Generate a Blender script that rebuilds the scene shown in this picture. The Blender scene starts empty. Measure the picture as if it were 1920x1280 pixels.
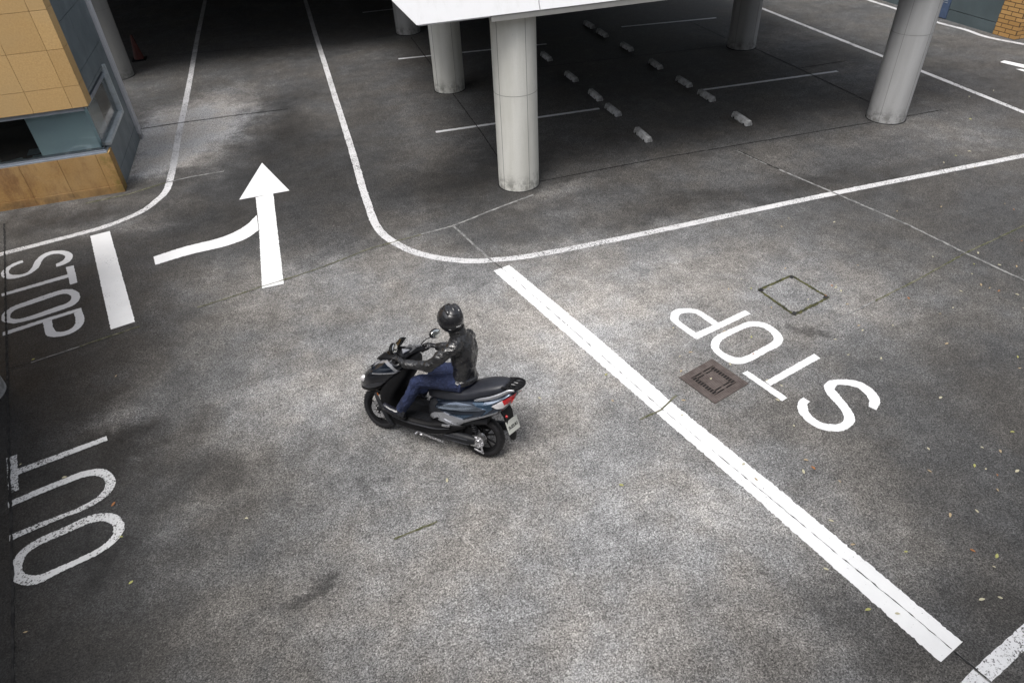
import bpy, bmesh, math, random
from mathutils import Vector, Matrix, noise
from mathutils.bvhtree import BVHTree
PI = math.pi
R = math.radians
S = bpy.context.scene
C = S.collection
# ------------------------------------------------------------------ camera
CAM_H = 5.7
cam_d = bpy.data.cameras.new('camera'); cam = bpy.data.objects.new('camera', cam_d); C.objects.link(cam)
cam_d.sensor_width = 36; cam_d.lens = 24.0; cam_d.clip_end = 500; cam_d.clip_start = 0.05
S.camera = cam
_p, _r, _y = R(38.75), R(-3.107), R(-15.3)
_fw = Vector((0, math.cos(_p), -math.sin(_p))); _rt = Vector((1, 0, 0)); _up = _rt.cross(_fw)
_r2 = _rt*math.cos(_r) + _up*math.sin(_r); _u2 = _up*math.cos(_r) - _rt*math.sin(_r)
_M = Matrix.Rotation(_y, 3, 'Z')
_r2, _u2, _b = _M @ _r2, _M @ _u2, _M @ (-_fw)
cam.matrix_world = Matrix(((_r2.x, _u2.x, _b.x, 0), (_r2.y, _u2.y, _b.y, 0), (_r2.z, _u2.z, _b.z, CAM_H), (0, 0, 0, 1)))
# ------------------------------------------------------------------ light: overcast day
SUN_EL, SUN_AZ = R(66), R(228)          # azimuth measured from +Y clockwise
W = bpy.data.worlds.new('World'); S.world = W; W.use_nodes = True
nt = W.node_tree; bg = nt.nodes['Background']
sky = nt.nodes.new('ShaderNodeTexSky'); sky.sky_type = 'NISHITA'; sky.sun_disc = False
sky.sun_elevation = SUN_EL; sky.sun_rotation = SUN_AZ; sky.air_density = 1.0; sky.dust_density = 5.0; sky.ozone_density = 1.0
hs = nt.nodes.new('ShaderNodeHueSaturation'); hs.inputs['Saturation'].default_value = 0.35
nt.links.new(sky.outputs[0], hs.inputs['Color']); nt.links.new(hs.outputs[0], bg.inputs[0]); bg.inputs[1].default_value = 0.125
sd = bpy.data.lights.new('sun', 'SUN'); sun = bpy.data.objects.new('sun', sd); C.objects.link(sun)
sd.energy = 1.5; sd.angle = R(28); sd.color = (1.0, 0.97, 0.93)
_d = Vector((math.sin(SUN_AZ)*math.cos(SUN_EL), math.cos(SUN_AZ)*math.cos(SUN_EL), math.sin(SUN_EL)))
sun.rotation_euler = _d.to_track_quat('Z', 'Y').to_euler(); sun.location = (0, 0, 30)
S.view_settings.view_transform = 'Standard'; S.view_settings.look = 'None'; S.view_settings.gamma = 1; S.view_settings.exposure = 0.55
S.render.engine = 'CYCLES'

# ------------------------------------------------------------------ node helpers
class NT:
    def __init__(s, name):
        s.m = bpy.data.materials.new(name); s.m.use_nodes = True; s.t = s.m.node_tree
        s.b = s.t.nodes['Principled BSDF']; s.out = s.t.nodes['Material Output']
        s.co = s.n('ShaderNodeTexCoord').outputs['Object']
    def n(s, typ, **kw):
        x = s.t.nodes.new(typ)
        for k, v in kw.items(): setattr(x, k, v)
        return x
    def put(s, node, key, v):
        if v is None: return
        i = node.inputs[key]
        if hasattr(v, 'links') or hasattr(v, 'is_output'): s.t.links.new(v, i)
        else:
            if isinstance(v, (tuple, list)) and len(v) == 3 and i.type == 'RGBA': v = (*v, 1)
            i.default_value = v
    def math(s, op, a, b=None, c=None, clamp=False):
        x = s.n('ShaderNodeMath', operation=op, use_clamp=clamp); s.put(x, 0, a); s.put(x, 1, b); s.put(x, 2, c); return x.outputs[0]
    def vmath(s, op, a, b=None):
        x = s.n('ShaderNodeVectorMath', operation=op); s.put(x, 0, a); s.put(x, 1, b); return x
    def noise(s, scale, detail=3, rough=0.5, vec=None, dist=0):
        x = s.n('ShaderNodeTexNoise'); s.put(x, 'Vector', vec or s.co); s.put(x, 'Scale', scale); s.put(x, 'Detail', detail); s.put(x, 'Roughness', rough); s.put(x, 'Distortion', dist); return x.outputs['Fac']
    def mr(s, v, a, b, c=0.0, d=1.0, interp='SMOOTHSTEP'):
        x = s.n('ShaderNodeMapRange', interpolation_type=interp); s.put(x, 'Value', v); s.put(x, 'From Min', a); s.put(x, 'From Max', b); s.put(x, 'To Min', c); s.put(x, 'To Max', d); return x.outputs[0]
    def mix(s, f, a, b, blend='MIX'):
        x = s.n('ShaderNodeMix', data_type='RGBA', blend_type=blend); s.put(x, 0, f); s.put(x, 6, a); s.put(x, 7, b); return x.outputs[2]
    def bump(s, h, strength=0.3, dist=0.01):
        x = s.n('ShaderNodeBump'); s.put(x, 'Height', h); s.put(x, 'Strength', strength); s.put(x, 'Distance', dist); s.t.links.new(x.outputs[0], s.b.inputs['Normal'])
    def scl(s, v): x = s.n('ShaderNodeMapping'); s.put(x, 'Vector', s.co); x.inputs['Scale'].default_value = v; return x.outputs[0]
    def base(s, c): s.put(s.b, 'Base Color', c)
    def set(s, **kw):
        for k, v in kw.items(): s.put(s.b, k.replace('_', ' '), v)
        return s
def simple(name, col, rough=0.5, metal=0.0, var=0.12, scale=8, bump=0.0, bscale=60, coat=0.0, spec=0.5):
    n = NT(name); f = n.noise(scale, 4, 0.6)
    c = n.mix(n.mr(f, 0.3, 0.7), tuple(x*(1-var) for x in col), tuple(min(1, x*(1+var)) for x in col)); n.base(c)
    n.set(Roughness=n.mr(n.noise(scale*2.3, 3), 0.3, 0.7, max(0, rough-0.06), min(1, rough+0.06)), Metallic=metal)
    n.put(n.b, 'Specular IOR Level', spec)
    if coat: n.put(n.b, 'Coat Weight', coat); n.put(n.b, 'Coat Roughness', 0.08)
    if bump: n.bump(n.noise(bscale, 4, 0.6), bump, 0.004)
    return n.m

# asphalt: dark binder, pale aggregate, wet and dusty areas, painted light and shade
SPOTS = [  # x, y, rx, ry, angle deg, amount (positive = pale dust and painted lane light, negative = damp/oil and painted deck shade)
 (1.6, 7.2, 3.8, 2.1, 20, 0.55), (2.6, 6.0, 2.0, 1.5, 0, 0.22), (5.3, 6.4, 3.2, 1.7, -15, 0.50), (1.4, 3.4, 3.4, 2.2, 10, 0.62), (3.0, 3.6, 1.0, .7, 30, .25), (1.4, 2.5, .8, .5, 30, .3),
 (-2.0, 7.9, 1.5, .9, 25, 0.45), (-1.5, 6.6, 1.2, .7, 10, .45), (-1.4, 9.6, 1.8, 1.0, 15, .35), (.3, 9.3, 1.6, .8, 10, .3),
 (-1.05, 4.05, .30, .12, 30, -.7), (5.65, 5.6, .28, .16, -30, -.6), (-.2, 5.0, .12, .08, 0, -.5), (3.1, 2.7, .10, .10, 0, -.6), (-1.9, 5.9, .6, .35, 0, -.35), (-3.1, 7.0, .7, .35, 20, .75), (-2.2, 5.3, .5, .3, 60, .35), (6.0, 19.5, 16, 8.6, 0, -0.36), (6.0, 11.4, 9.0, 2.2, -2, -.50), (-0.7, 14.3, 2.4, 4.2, 0, -.85), (-2.75, 16.6, 1.7, 2.6, 8, 1.75), (-3.3, 14.9, .6, .9, 0, .7), (-1.7, 18.4, 1.0, 1.8, 0, .6), (-2.6, 12.0, 1.5, .9, 0, -.3),  # wide dark ellipses paint deck shade, strong pale one lane light on pale concrete
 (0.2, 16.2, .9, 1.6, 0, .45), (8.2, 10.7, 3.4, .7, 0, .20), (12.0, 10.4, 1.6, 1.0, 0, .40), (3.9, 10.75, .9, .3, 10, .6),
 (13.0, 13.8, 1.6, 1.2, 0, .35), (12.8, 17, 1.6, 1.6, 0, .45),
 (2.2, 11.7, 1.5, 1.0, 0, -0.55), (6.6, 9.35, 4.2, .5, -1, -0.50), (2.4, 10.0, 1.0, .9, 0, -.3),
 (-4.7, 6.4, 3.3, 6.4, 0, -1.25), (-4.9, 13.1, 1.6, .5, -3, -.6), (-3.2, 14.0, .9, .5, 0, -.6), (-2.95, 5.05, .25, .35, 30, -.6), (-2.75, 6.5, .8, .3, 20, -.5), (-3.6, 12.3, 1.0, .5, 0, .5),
 (-2.6, 2.3, 3.0, 1.4, 0, -.55), (-3.2, 3.4, 1.6, 1.2, 0, -.45), (4.9, 1.6, 1.6, 1.0, 0, -.55), (3.7, 1.9, .8, .35, -35, -.3), (6.6, 3.3, 2.2, 2.8, 0, -.5), (10.0, 7.6, 3.0, 3.0, 0, -.5), (8.5, 5.0, 1.6, 1.6, 0, -.15), (15.5, 12.0, 3.0, 4.0, 0, -.35)]
def asphalt_nodes(n, co):
    wob = n.n('ShaderNodeTexNoise'); n.put(wob, 'Vector', co); n.put(wob, 'Scale', 0.9); n.put(wob, 'Detail', 7); n.put(wob, 'Roughness', 0.72)
    off = n.vmath('SUBTRACT', wob.outputs['Color'], (0.5, 0.5, 0.5)); off2 = n.vmath('MULTIPLY', off.outputs[0], (2.0, 2.0, 0))
    wc = n.vmath('ADD', co, off2.outputs[0]).outputs[0]
    tot = None
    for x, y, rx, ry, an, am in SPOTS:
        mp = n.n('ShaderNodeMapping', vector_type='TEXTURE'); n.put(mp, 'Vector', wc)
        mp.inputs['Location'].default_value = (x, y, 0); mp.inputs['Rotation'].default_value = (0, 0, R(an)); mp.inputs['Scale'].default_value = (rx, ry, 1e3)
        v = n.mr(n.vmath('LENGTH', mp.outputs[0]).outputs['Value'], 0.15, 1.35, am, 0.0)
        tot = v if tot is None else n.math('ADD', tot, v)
    f1 = n.noise(0.55, 9, 0.68, co); f2 = n.noise(3.2, 8, 0.7, co)
    t = n.math('ADD', tot, n.math('MULTIPLY', n.math('SUBTRACT', f1, 0.5), 0.95))
    t = n.math('ADD', t, n.math('MULTIPLY', n.math('SUBTRACT', f2, 0.5), 1.35))
    f3 = n.noise(14, 6, 0.75, co); t = n.math('ADD', t, n.math('MULTIPLY', n.math('SUBTRACT', f3, 0.5), 1.0))      # tone
    # aggregate
    vo = n.n('ShaderNodeTexVoronoi'); n.put(vo, 'Vector', co); n.put(vo, 'Scale', 105.0)
    sep = n.n('ShaderNodeSeparateColor'); n.put(sep, 0, vo.outputs['Color'])
    sp = n.mr(sep.outputs[0], 0.0, 1.0, 0.45, 1.6, 'LINEAR')
    fl = n.mr(sep.outputs[1], 0.90, 0.985, 0.0, 1.0)
    grit = n.noise(55, 5, 0.75, co)
    # pale grit shows where the tone is pale
    lum = n.math('MINIMUM', n.math('MULTIPLY', n.math('POWER', 2.71828, n.math('MULTIPLY', t, 1.20)), 0.095), 0.30)
    lum = n.math('MULTIPLY', lum, sp)
    lum = n.math('MULTIPLY', lum, n.mr(grit, 0.32, 0.68, 0.58, 1.75))
    lum = n.math('ADD', lum, n.math('MULTIPLY', fl, n.mr(t, -0.9, 1.0, 0.015, 0.16)))
    tint = n.noise(0.8, 4, 0.6, n.vmath('ADD', co, (31, 7, 0)).outputs[0])
    col = n.mix(n.mr(tint, 0.35, 0.65), (0.99, 0.998, 1.01), (1.05, 1.0, 0.94))
    cmb = n.n('ShaderNodeCombineColor')
    for i in range(3): n.put(cmb, i, lum)
    col = n.mix(1.0, cmb.outputs[0], col, 'MULTIPLY')
    return col, t, grit, sep.outputs[0]
def make_asphalt():
    n = NT('asphalt'); n.co = n.n('ShaderNodeNewGeometry').outputs['Position']
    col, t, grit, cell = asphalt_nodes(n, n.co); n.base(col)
    n.set(Roughness=n.mr(t, -1.0, 0.3, 0.62, 0.92)); n.put(n.b, 'Specular IOR Level', 0.35)
    n.bump(n.math('ADD', grit, n.math('MULTIPLY', cell, 0.6)), 0.55, 0.006)
    return n.m
def make_paint(name, wear, col=(0.80, 0.81, 0.82), dirt=0.25):
    """road paint; wear 0..1 = how much asphalt shows through"""
    n = NT(name); n.co = n.n('ShaderNodeNewGeometry').outputs['Position']
    co = n.co
    base = n.mix(n.mr(n.noise(2.2, 6, 0.65), 0.35, 0.75, 0.0, dirt, 'LINEAR'), col, tuple(c*0.62 for c in col))
    vo = n.n('ShaderNodeTexVoronoi'); n.put(vo, 'Vector', co); n.put(vo, 'Scale', 72.0)
    sep = n.n('ShaderNodeSeparateColor'); n.put(sep, 0, vo.outputs['Color'])
    w = n.math('ADD', n.math('MULTIPLY', n.noise(46, 6, 0.8), 0.55), n.math('MULTIPLY', n.noise(1.3, 4, 0.7), 0.30))
    w = n.math('ADD', w, n.math('MULTIPLY', sep.outputs[0], 0.15))
    m = n.mr(w, 0.30 + 0.22*wear, 0.335 + 0.26*wear, 1.0, 0.0)
    lum = n.mr(sep.outputs[1], 0, 1, 0.03, 0.12, 'LINEAR'); cmb = n.n('ShaderNodeCombineColor')
    for i in range(3): n.put(cmb, i, lum)
    n.base(n.mix(m, base, cmb.outputs[0])); n.set(Roughness=0.75); n.put(n.b, 'Specular IOR Level', 0.3)
    n.bump(n.noise(60, 5, 0.7), 0.25, 0.004)
    return n.m
M = {}
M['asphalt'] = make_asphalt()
M['paint_new'] = make_paint('fresh_white_paint', 0.16, (.78, .79, .80), dirt=0.30)
M['paint_mid'] = make_paint('white_paint', 0.22, (0.66, 0.67, 0.69))
M['paint_lane'] = make_paint('lane_paint', 0.50, (0.62, 0.62, 0.63), 0.4)
M['paint_old'] = make_paint('worn_white_paint', 0.52, (0.66, 0.67, 0.68), 0.4)
M['paint_speck'] = make_paint('speckled_white_paint', 0.52, (0.70, 0.71, 0.73), 0.3)
def crack_mat(name, a, b):
    n = NT(name); n.co = n.n('ShaderNodeNewGeometry').outputs['Position']; n.base(n.mix(n.mr(n.noise(9, 5, 0.7), 0.4, 0.6), a, b)); n.set(Roughness=0.95); return n.m
M['joint_dark'] = crack_mat('joint_dark', (.010, .010, .011), (.03, .03, .03))
M['joint_pale'] = crack_mat('joint_pale', (.13, .13, .13), (.27, .27, .265))
M['joint_moss'] = crack_mat('joint_moss', (.06, .065, .025), (.16, .155, .11))
def make_concrete(name, a, b, streak=0.4, rough=0.8):
    n = NT(name); st = n.scl((5, 5, 0.5)); f = n.noise(1.0, 7, 0.65, st); g = n.noise(2.0, 6, 0.7)
    c = n.mix(n.mr(f, 0.3, 0.75, 0, streak), a, b); c = n.mix(n.mr(g, 0.45, 0.8, 0, 0.35), c, tuple(x*0.7 for x in a))
    g2 = n.noise(45, 5, 0.75); c = n.mix(n.mr(g2, 0.3, 0.7, 0, 0.25), c, tuple(x*0.78 for x in a))
    vo = n.n('ShaderNodeTexVoronoi'); n.put(vo, 'Vector', n.co); n.put(vo, 'Scale', 7.0)
    c = n.mix(n.mr(vo.outputs['Distance'], 0.018, 0.04, 0.75, 0.0), c, (.05, .05, .05))
    sz = n.n('ShaderNodeSeparateXYZ'); n.put(sz, 0, n.co)
    c = n.mix(n.math('MULTIPLY', n.mr(sz.outputs[2], 0.03, 0.42, 0.7, 0.0), n.mr(n.noise(6, 6, 0.75), 0.42, 0.62)), c, (.10, .10, .09))
    n.base(c); n.set(Roughness=rough); n.bump(n.math('ADD', g2, n.math('MULTIPLY', g, 2.0)), 0.28, 0.004); return n.m
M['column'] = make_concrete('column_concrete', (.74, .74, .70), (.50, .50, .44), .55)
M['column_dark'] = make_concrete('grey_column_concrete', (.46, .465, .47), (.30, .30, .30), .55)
M['slab'] = make_concrete('slab_concrete', (.30, .30, .29), (.22, .22, .21))
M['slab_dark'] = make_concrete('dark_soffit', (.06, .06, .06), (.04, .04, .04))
M['trim_concrete'] = make_concrete('trim_concrete', (.55, .56, .59), (.40, .41, .44))
M['stop_concrete'] = make_concrete('wheel_stop_concrete', (.58, .59, .60), (.42, .42, .42))
M['seam_soft'] = simple('soft_seam', (.20, .20, .19), 0.9)
M['seam'] = simple('seam', (.03, .03, .03), 0.9)
def make_fascia():
    n = NT('white_fascia'); c = n.mix(n.mr(n.noise(1.6, 6, 0.7, n.scl((6, 6, 0.7))), 0.45, 0.85, 0, 0.30), (.78, .79, .81), (.50, .51, .49))
    c = n.mix(n.mr(n.noise(18, 6, 0.8), 0.62, 0.80, 0, 0.5), c, (.42, .42, .40)); n.base(c); n.set(Roughness=0.45); return n.m
M['fascia'] = make_fascia()
def make_tile(stained):
    n = NT('orange_tile_stained' if stained else 'orange_tile')
    g = n.noise(34, 6, 0.75); big = n.noise(1.1, 5, 0.6)
    c = n.mix(n.mr(g, 0.3, 0.7), (.34, .19, .065) if stained else (.50, .31, .125), (.47, .28, .10) if stained else (.64, .43, .19)); c = n.mix(n.mr(big, 0.35, 0.7, 0, 0.5), c, (.52, .37, .19))
    if stained:
        st = n.noise(1.0, 8, 0.72, n.scl((3.2, 3.2, 1.3)))
        c = n.mix(n.mr(st, 0.40, 0.68, 0, 0.7), c, (.17, .075, .035))
        sx = n.n('ShaderNodeSeparateXYZ'); n.put(sx, 0, n.co)
        low = n.mr(sx.outputs[2], 0.05, 0.22, 0.55, 0.0); c = n.mix(n.math('MULTIPLY', low, n.mr(n.noise(3, 6, 0.7), 0.3, 0.6)), c, (.07, .045, .03))
        mo = n.mr(sx.outputs[0], -4.15, -3.80, 0.0, 0.75); c = n.mix(n.math('MULTIPLY', mo, n.mr(n.noise(5, 6, 0.7), 0.42, 0.62)), c, (.13, .12, .015))
    ri = n.n('ShaderNodeNewGeometry').outputs['Random Per Island']; c = n.mix(n.mr(ri, 0, 1, 0.0, 0.32, 'LINEAR'), c, (.36, .22, .085))
    n.base(c); n.set(Roughness=0.8); n.bump(g, 0.25, 0.003); return n.m
M['tile'] = make_tile(False); M['tile_stained'] = make_tile(True)
M['panel'] = simple('blue_grey_panel', (.15, .18, .195), 0.45, 0.1, 0.14, 1.4)
M['panel2'] = simple('grey_green_panel', (.10, .13, .14), 0.5, 0.1, 0.12, 1.2)
M['door_blue'] = simple('blue_door', (.075, .11, .19), 0.4)
M['alu'] = simple('aluminium_frame', (.40, .44, .50), 0.38, 0.7, 0.08)
M['alu_pale'] = simple('pale_frame', (.52, .57, .60), 0.4, 0.3)
M['blind'] = simple('pale_blue_blind', (.74, .90, .98), 0.7, 0, 0.05, 1.5)
M['room'] = simple('dark_room', (.012, .014, .016), 0.9)
M['paper'] = simple('paper', (.30, .42, .48), 0.8)
def make_glass(name, tint=(0.95, 0.985, 0.985), f0=0.05):
    n = NT(name); n.t.nodes.remove(n.b)
    tr = n.n('ShaderNodeBsdfTransparent'); n.put(tr, 0, tint); gl = n.n('ShaderNodeBsdfGlossy'); n.put(gl, 'Roughness', 0.03)
    lw = n.n('ShaderNodeLayerWeight'); n.put(lw, 'Blend', 0.35); ms = n.n('ShaderNodeMixShader')
    n.put(ms, 0, n.math('ADD', n.math('MULTIPLY', lw.outputs['Fresnel'], 0.8), f0, clamp=True)); n.t.links.new(tr.outputs[0], ms.inputs[1]); n.t.links.new(gl.outputs[0], ms.inputs[2])
    n.t.links.new(ms.outputs[0], n.out.inputs['Surface']); return n.m
M['glass'] = make_glass('window_glass'); M['glass_mirror'] = make_glass('smoked_screen', (.62, .63, .64), .10)
def make_brick():
    n = NT('orange_brick'); gm = n.n('ShaderNodeNewGeometry').outputs['Position']; sx = n.n('ShaderNodeSeparateXYZ'); n.put(sx, 0, gm)
    cb = n.n('ShaderNodeCombineXYZ'); n.put(cb, 0, n.math('ADD', sx.outputs[0], sx.outputs[1])); n.put(cb, 1, sx.outputs[2])
    br = n.n('ShaderNodeTexBrick'); n.put(br, 'Vector', cb.outputs[0]); n.put(br, 'Scale', 1.0); n.put(br, 'Color1', (.42, .235, .075, 1)); n.put(br, 'Color2', (.56, .33, .12, 1)); n.put(br, 'Mortar', (.05, .03, .02, 1))
    n.put(br, 'Mortar Size', 0.010); n.put(br, 'Brick Width', 0.30); n.put(br, 'Row Height', 0.105); n.put(br, 'Mortar Smooth', 0.2)
    c = n.mix(n.mr(n.noise(30, 6, 0.75, gm), 0.3, 0.7, 0, 0.35), br.outputs['Color'], (.30, .17, .06)); n.base(c); n.set(Roughness=0.8)
    n.bump(n.math('SUBTRACT', 1.0, br.outputs['Fac']), 0.8, 0.012); return n.m
M['brick'] = make_brick()
def make_rust():
    n = NT('rusty_iron'); wv = n.n('ShaderNodeTexWave', wave_type='BANDS'); n.put(wv, 'Scale', 16.0); n.put(wv, 'Vector', n.co); n.put(wv, 'Distortion', 0.6)
    c = n.mix(n.mr(n.noise(10, 6, 0.75), 0.35, 0.65), (.095, .078, .072), (.16, .135, .126)); c = n.mix(n.mr(wv.outputs['Fac'], 0.1, 0.5, 0.55, 0.0), c, (.05, .03, .025)); n.base(c); n.set(Roughness=0.7, Metallic=0.3)
    n.bump(wv.outputs['Fac'], 0.6, 0.006); return n.m
M['rust'] = make_rust(); M['void'] = simple('drain_void', (.004, .004, .004), 0.9)
M['leaf_a'] = simple('dry_leaf', (.36, .28, .17), 0.8, scale=90, var=.3); M['leaf_b'] = simple('pale_leaf', (.45, .42, .30), 0.8, scale=90, var=.3); M['leaf_c'] = simple('yellow_leaf', (.34, .34, .12), 0.8, scale=90, var=.3); M['leaf_d'] = simple('brown_leaf', (.30, .13, .05), 0.8, scale=90, var=.3)
M['cone'] = simple('cone_red', (.07, .010, .006), 0.6)
# vehicle and rider
M['body'] = simple('dark_metallic_blue_paint', (.030, .042, .066), 0.18, 0.75, 0.15, 6, coat=1.0)
M['fair'] = simple('dark_grey_gloss_paint', (.011, .012, .016), 0.22, 0.25, 0.15, 6, coat=0.9)
M['steel'] = simple('pale_steel_blue', (.29, .34, .42), 0.20, 0.85, 0.1, 6, coat=.6)
M['blue'] = simple('slate_blue_panel', (.055, .095, .15), 0.25, 0.6, 0.1, 6, coat=0.8)
M['silver'] = simple('satin_silver', (.40, .41, .44), 0.32, 0.6, 0.08, 10)
M['gunmetal'] = simple('gunmetal', (.09, .093, .105), 0.36, 0.7, 0.1, 10)
M['chrome'] = simple('cast_alloy', (.60, .60, .62), 0.30, 0.9, 0.25, 30)
M['blk'] = simple('matt_black_plastic', (.006, .006, .007), 0.55, 0, 0.2, 20, spec=.22)
M['blk2'] = simple('charcoal_plastic', (.014, .015, .018), 0.5, 0, 0.2, 20, spec=.3)
M['rubber'] = simple('tyre_rubber', (.014, .014, .016), 0.55, 0, 0.25, 25, bump=.3, spec=.3)
M['seat'] = simple('seat_vinyl', (.024, .026, .034), 0.42, 0, 0.1, 20, bump=.15, bscale=260)
M['red_lens'] = simple('red_lens', (.42, .012, .015), 0.15, 0, .1, coat=.8); M['clear_lens'] = simple('clear_lens', (.72, .70, .72), 0.12, 0.3, .1, 30, coat=.8); M['orange'] = simple('amber_reflector', (.80, .20, .01), 0.3, coat=.6)
M['plate'] = simple('plate_white', (.55, .56, .52), 0.5, 0, .05); M['ink'] = simple('plate_ink', (.02, .022, .02), 0.6); M['mirror'] = simple('mirror_glass', (.75, .76, .74), 0.06, 1.0, 0.03)
def make_leather():
    n = NT('black_leather'); n.base(n.mix(n.mr(n.noise(7, 4), 0.3, 0.7), (.010, .010, .011), (.020, .020, .022)))
    n.set(Roughness=n.mr(n.noise(9, 5, 0.6), 0.3, 0.7, 0.20, 0.34)); n.put(n.b, 'Specular IOR Level', 1.0)
    w = n.noise(13, 3, 0.55, n.scl((1.0, 1.0, 2.3)), 0.6); w2 = n.noise(34, 3, 0.5, n.scl((1, 1, 1.8)))
    n.bump(n.math('ADD', w, n.math('MULTIPLY', w2, 0.12)), 0.5, 0.03); return n.m
M['leather'] = make_leather()
def make_denim():
    n = NT('blue_denim'); f = n.noise(5, 6, 0.7); g = n.noise(80, 4, 0.7)
    c = n.mix(n.mr(f, 0.3, 0.72), (.005, .009, .033), (.017, .028, .085)); c = n.mix(n.mr(g, 0.4, 0.75, 0, 0.45), c, (.045, .065, .14)); n.base(c)
    n.set(Roughness=0.9); w = n.noise(11, 4, 0.6, n.scl((1.6, 1, 1.6)), 0.8); n.bump(n.math('ADD', w, n.math('MULTIPLY', g, 0.08)), 0.8, 0.04); return n.m
M['denim'] = make_denim()
M['helmet'] = simple('satin_black_shell', (.010, .010, .012), 0.27, 0, .15, 8, spec=1.0); M['visor'] = simple('dark_visor', (.01, .01, .012), 0.08, 0, coat=1)
M['white_mark'] = simple('white_mark', (.72, .72, .72), 0.5); M['skin'] = simple('skin', (.50, .32, .24), 0.6); M['shoe'] = simple('shoe_leather', (.014, .015, .022), 0.25, 0, .2, 20, bump=.2, bscale=40, coat=.4); M['zip'] = simple('steel_zip', (.55, .55, .56), .35, .8)

# ------------------------------------------------------------------ mesh helpers
def put(name, bm, mat, parent=None, smooth=False, angle=35, mw=None):
    me = bpy.data.meshes.new(name); bm.normal_update(); bm.to_mesh(me); bm.free()
    for m in (mat if isinstance(mat, (list, tuple)) else [mat]): me.materials.append(m)
    if smooth:
        me.shade_smooth(); me.set_sharp_from_angle(angle=R(angle))
    o = bpy.data.objects.new(name, me); C.objects.link(o)
    if parent: o.parent = parent
    if mw is not None: o.matrix_local = mw
    return o
def tag(o, label=None, cat=None, group=None, kind=None):
    if label: o['label'] = label
    if cat: o['category'] = cat
    if group: o['group'] = group
    if kind: o['kind'] = kind
    return o
def empty(name, loc=(0, 0, 0), rz=0):
    o = bpy.data.objects.new(name, None); C.objects.link(o); o.location = loc; o.rotation_euler = (0, 0, rz); o.empty_display_size = 0.1; return o
def fixn(bm): bmesh.ops.recalc_face_normals(bm, faces=bm.faces[:]); return bm
def box(bm, c, s, rot=None, mi=0, bev=0):
    M4 = Matrix.Translation(c) @ (rot.to_4x4() if rot is not None else Matrix.Identity(4)) @ Matrix.Diagonal((*s, 1))
    r = bmesh.ops.create_cube(bm, size=1, matrix=M4); fs = set(f for v in r['verts'] for f in v.link_faces)
    for f in fs: f.material_index = mi
    if bev: bmesh.ops.bevel(bm, geom=list(set(e for f in fs for e in f.edges)), offset=bev, segments=2, affect='EDGES', profile=0.6)
    return bm
def bx(x0, x1, y0, y1, z0, z1, bev=0, bm=None):
    bm = bm or bmesh.new(); return box(bm, ((x0+x1)/2, (y0+y1)/2, (z0+z1)/2), (x1-x0, y1-y0, z1-z0), bev=bev)
def prism(pts, axis, a, b, bm=None):
    """closed 2D outline extruded along axis ('x','y','z') from a to b"""
    bm = bm or bmesh.new()
    def P3(p, t): return {'x': (t, p[0], p[1]), 'y': (p[0], t, p[1]), 'z': (p[0], p[1], t)}[axis]
    A = [bm.verts.new(P3(p, a)) for p in pts]; B = [bm.verts.new(P3(p, b)) for p in pts]
    n = len(pts); bm.faces.new(A); bm.faces.new(B[::-1])
    for i in range(n): bm.faces.new((A[i], B[i], B[(i+1) % n], A[(i+1) % n]))
    return fixn(bm)
def rings(bm, rs, cap=True, closed=True):
    vs = [[bm.verts.new(p) for p in r] for r in rs]; n = len(rs[0])
    for a, b in zip(vs, vs[1:]):
        for i in range(n if closed else n-1): bm.faces.new((a[i], a[(i+1) % n], b[(i+1) % n], b[i]))
    if cap: bm.faces.new(vs[0][::-1]); bm.faces.new(vs[-1])
    return bm
def interp(secs, t):
    """Catmull-Rom through tuples"""
    n = len(secs)-1; i = min(int(t), n-1); u = t-i
    p0, p1, p2, p3 = secs[max(i-1, 0)], secs[i], secs[i+1], secs[min(i+2, n)]
    return tuple(0.5*((2*b) + (c-a)*u + (2*a-5*b+4*c-d)*u*u + (-a+3*b-3*c+d)*u**3) for a, b, c, d in zip(p0, p1, p2, p3))
def loft(secs, plane='x', pw=2.6, n=28, sub=4, bm=None):
    """superellipse sections; 'x': (x, z0, z1, half width[, y centre]); 'z': (z, x0, x1, half width)"""
    bm = bm or bmesh.new(); rs = []
    for k in range((len(secs)-1)*sub+1):
        s = interp(secs, k/sub); r = []
        for i in range(n):
            a = 2*PI*i/n; ca, sa = math.cos(a), math.sin(a)
            u = math.copysign(abs(ca)**(2/pw), ca); v = math.copysign(abs(sa)**(2/pw), sa)
            m, hh = (s[1]+s[2])/2, max(abs(s[2]-s[1])/2, .002)
            yc = s[4] if len(s) > 4 else 0
            r.append((s[0], yc+u*max(s[3], .002), m+v*hh) if plane == 'x' else (m+v*hh, yc+u*max(s[3], .002), s[0]))
        rs.append(r)
    return fixn(rings(bm, rs))
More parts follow.
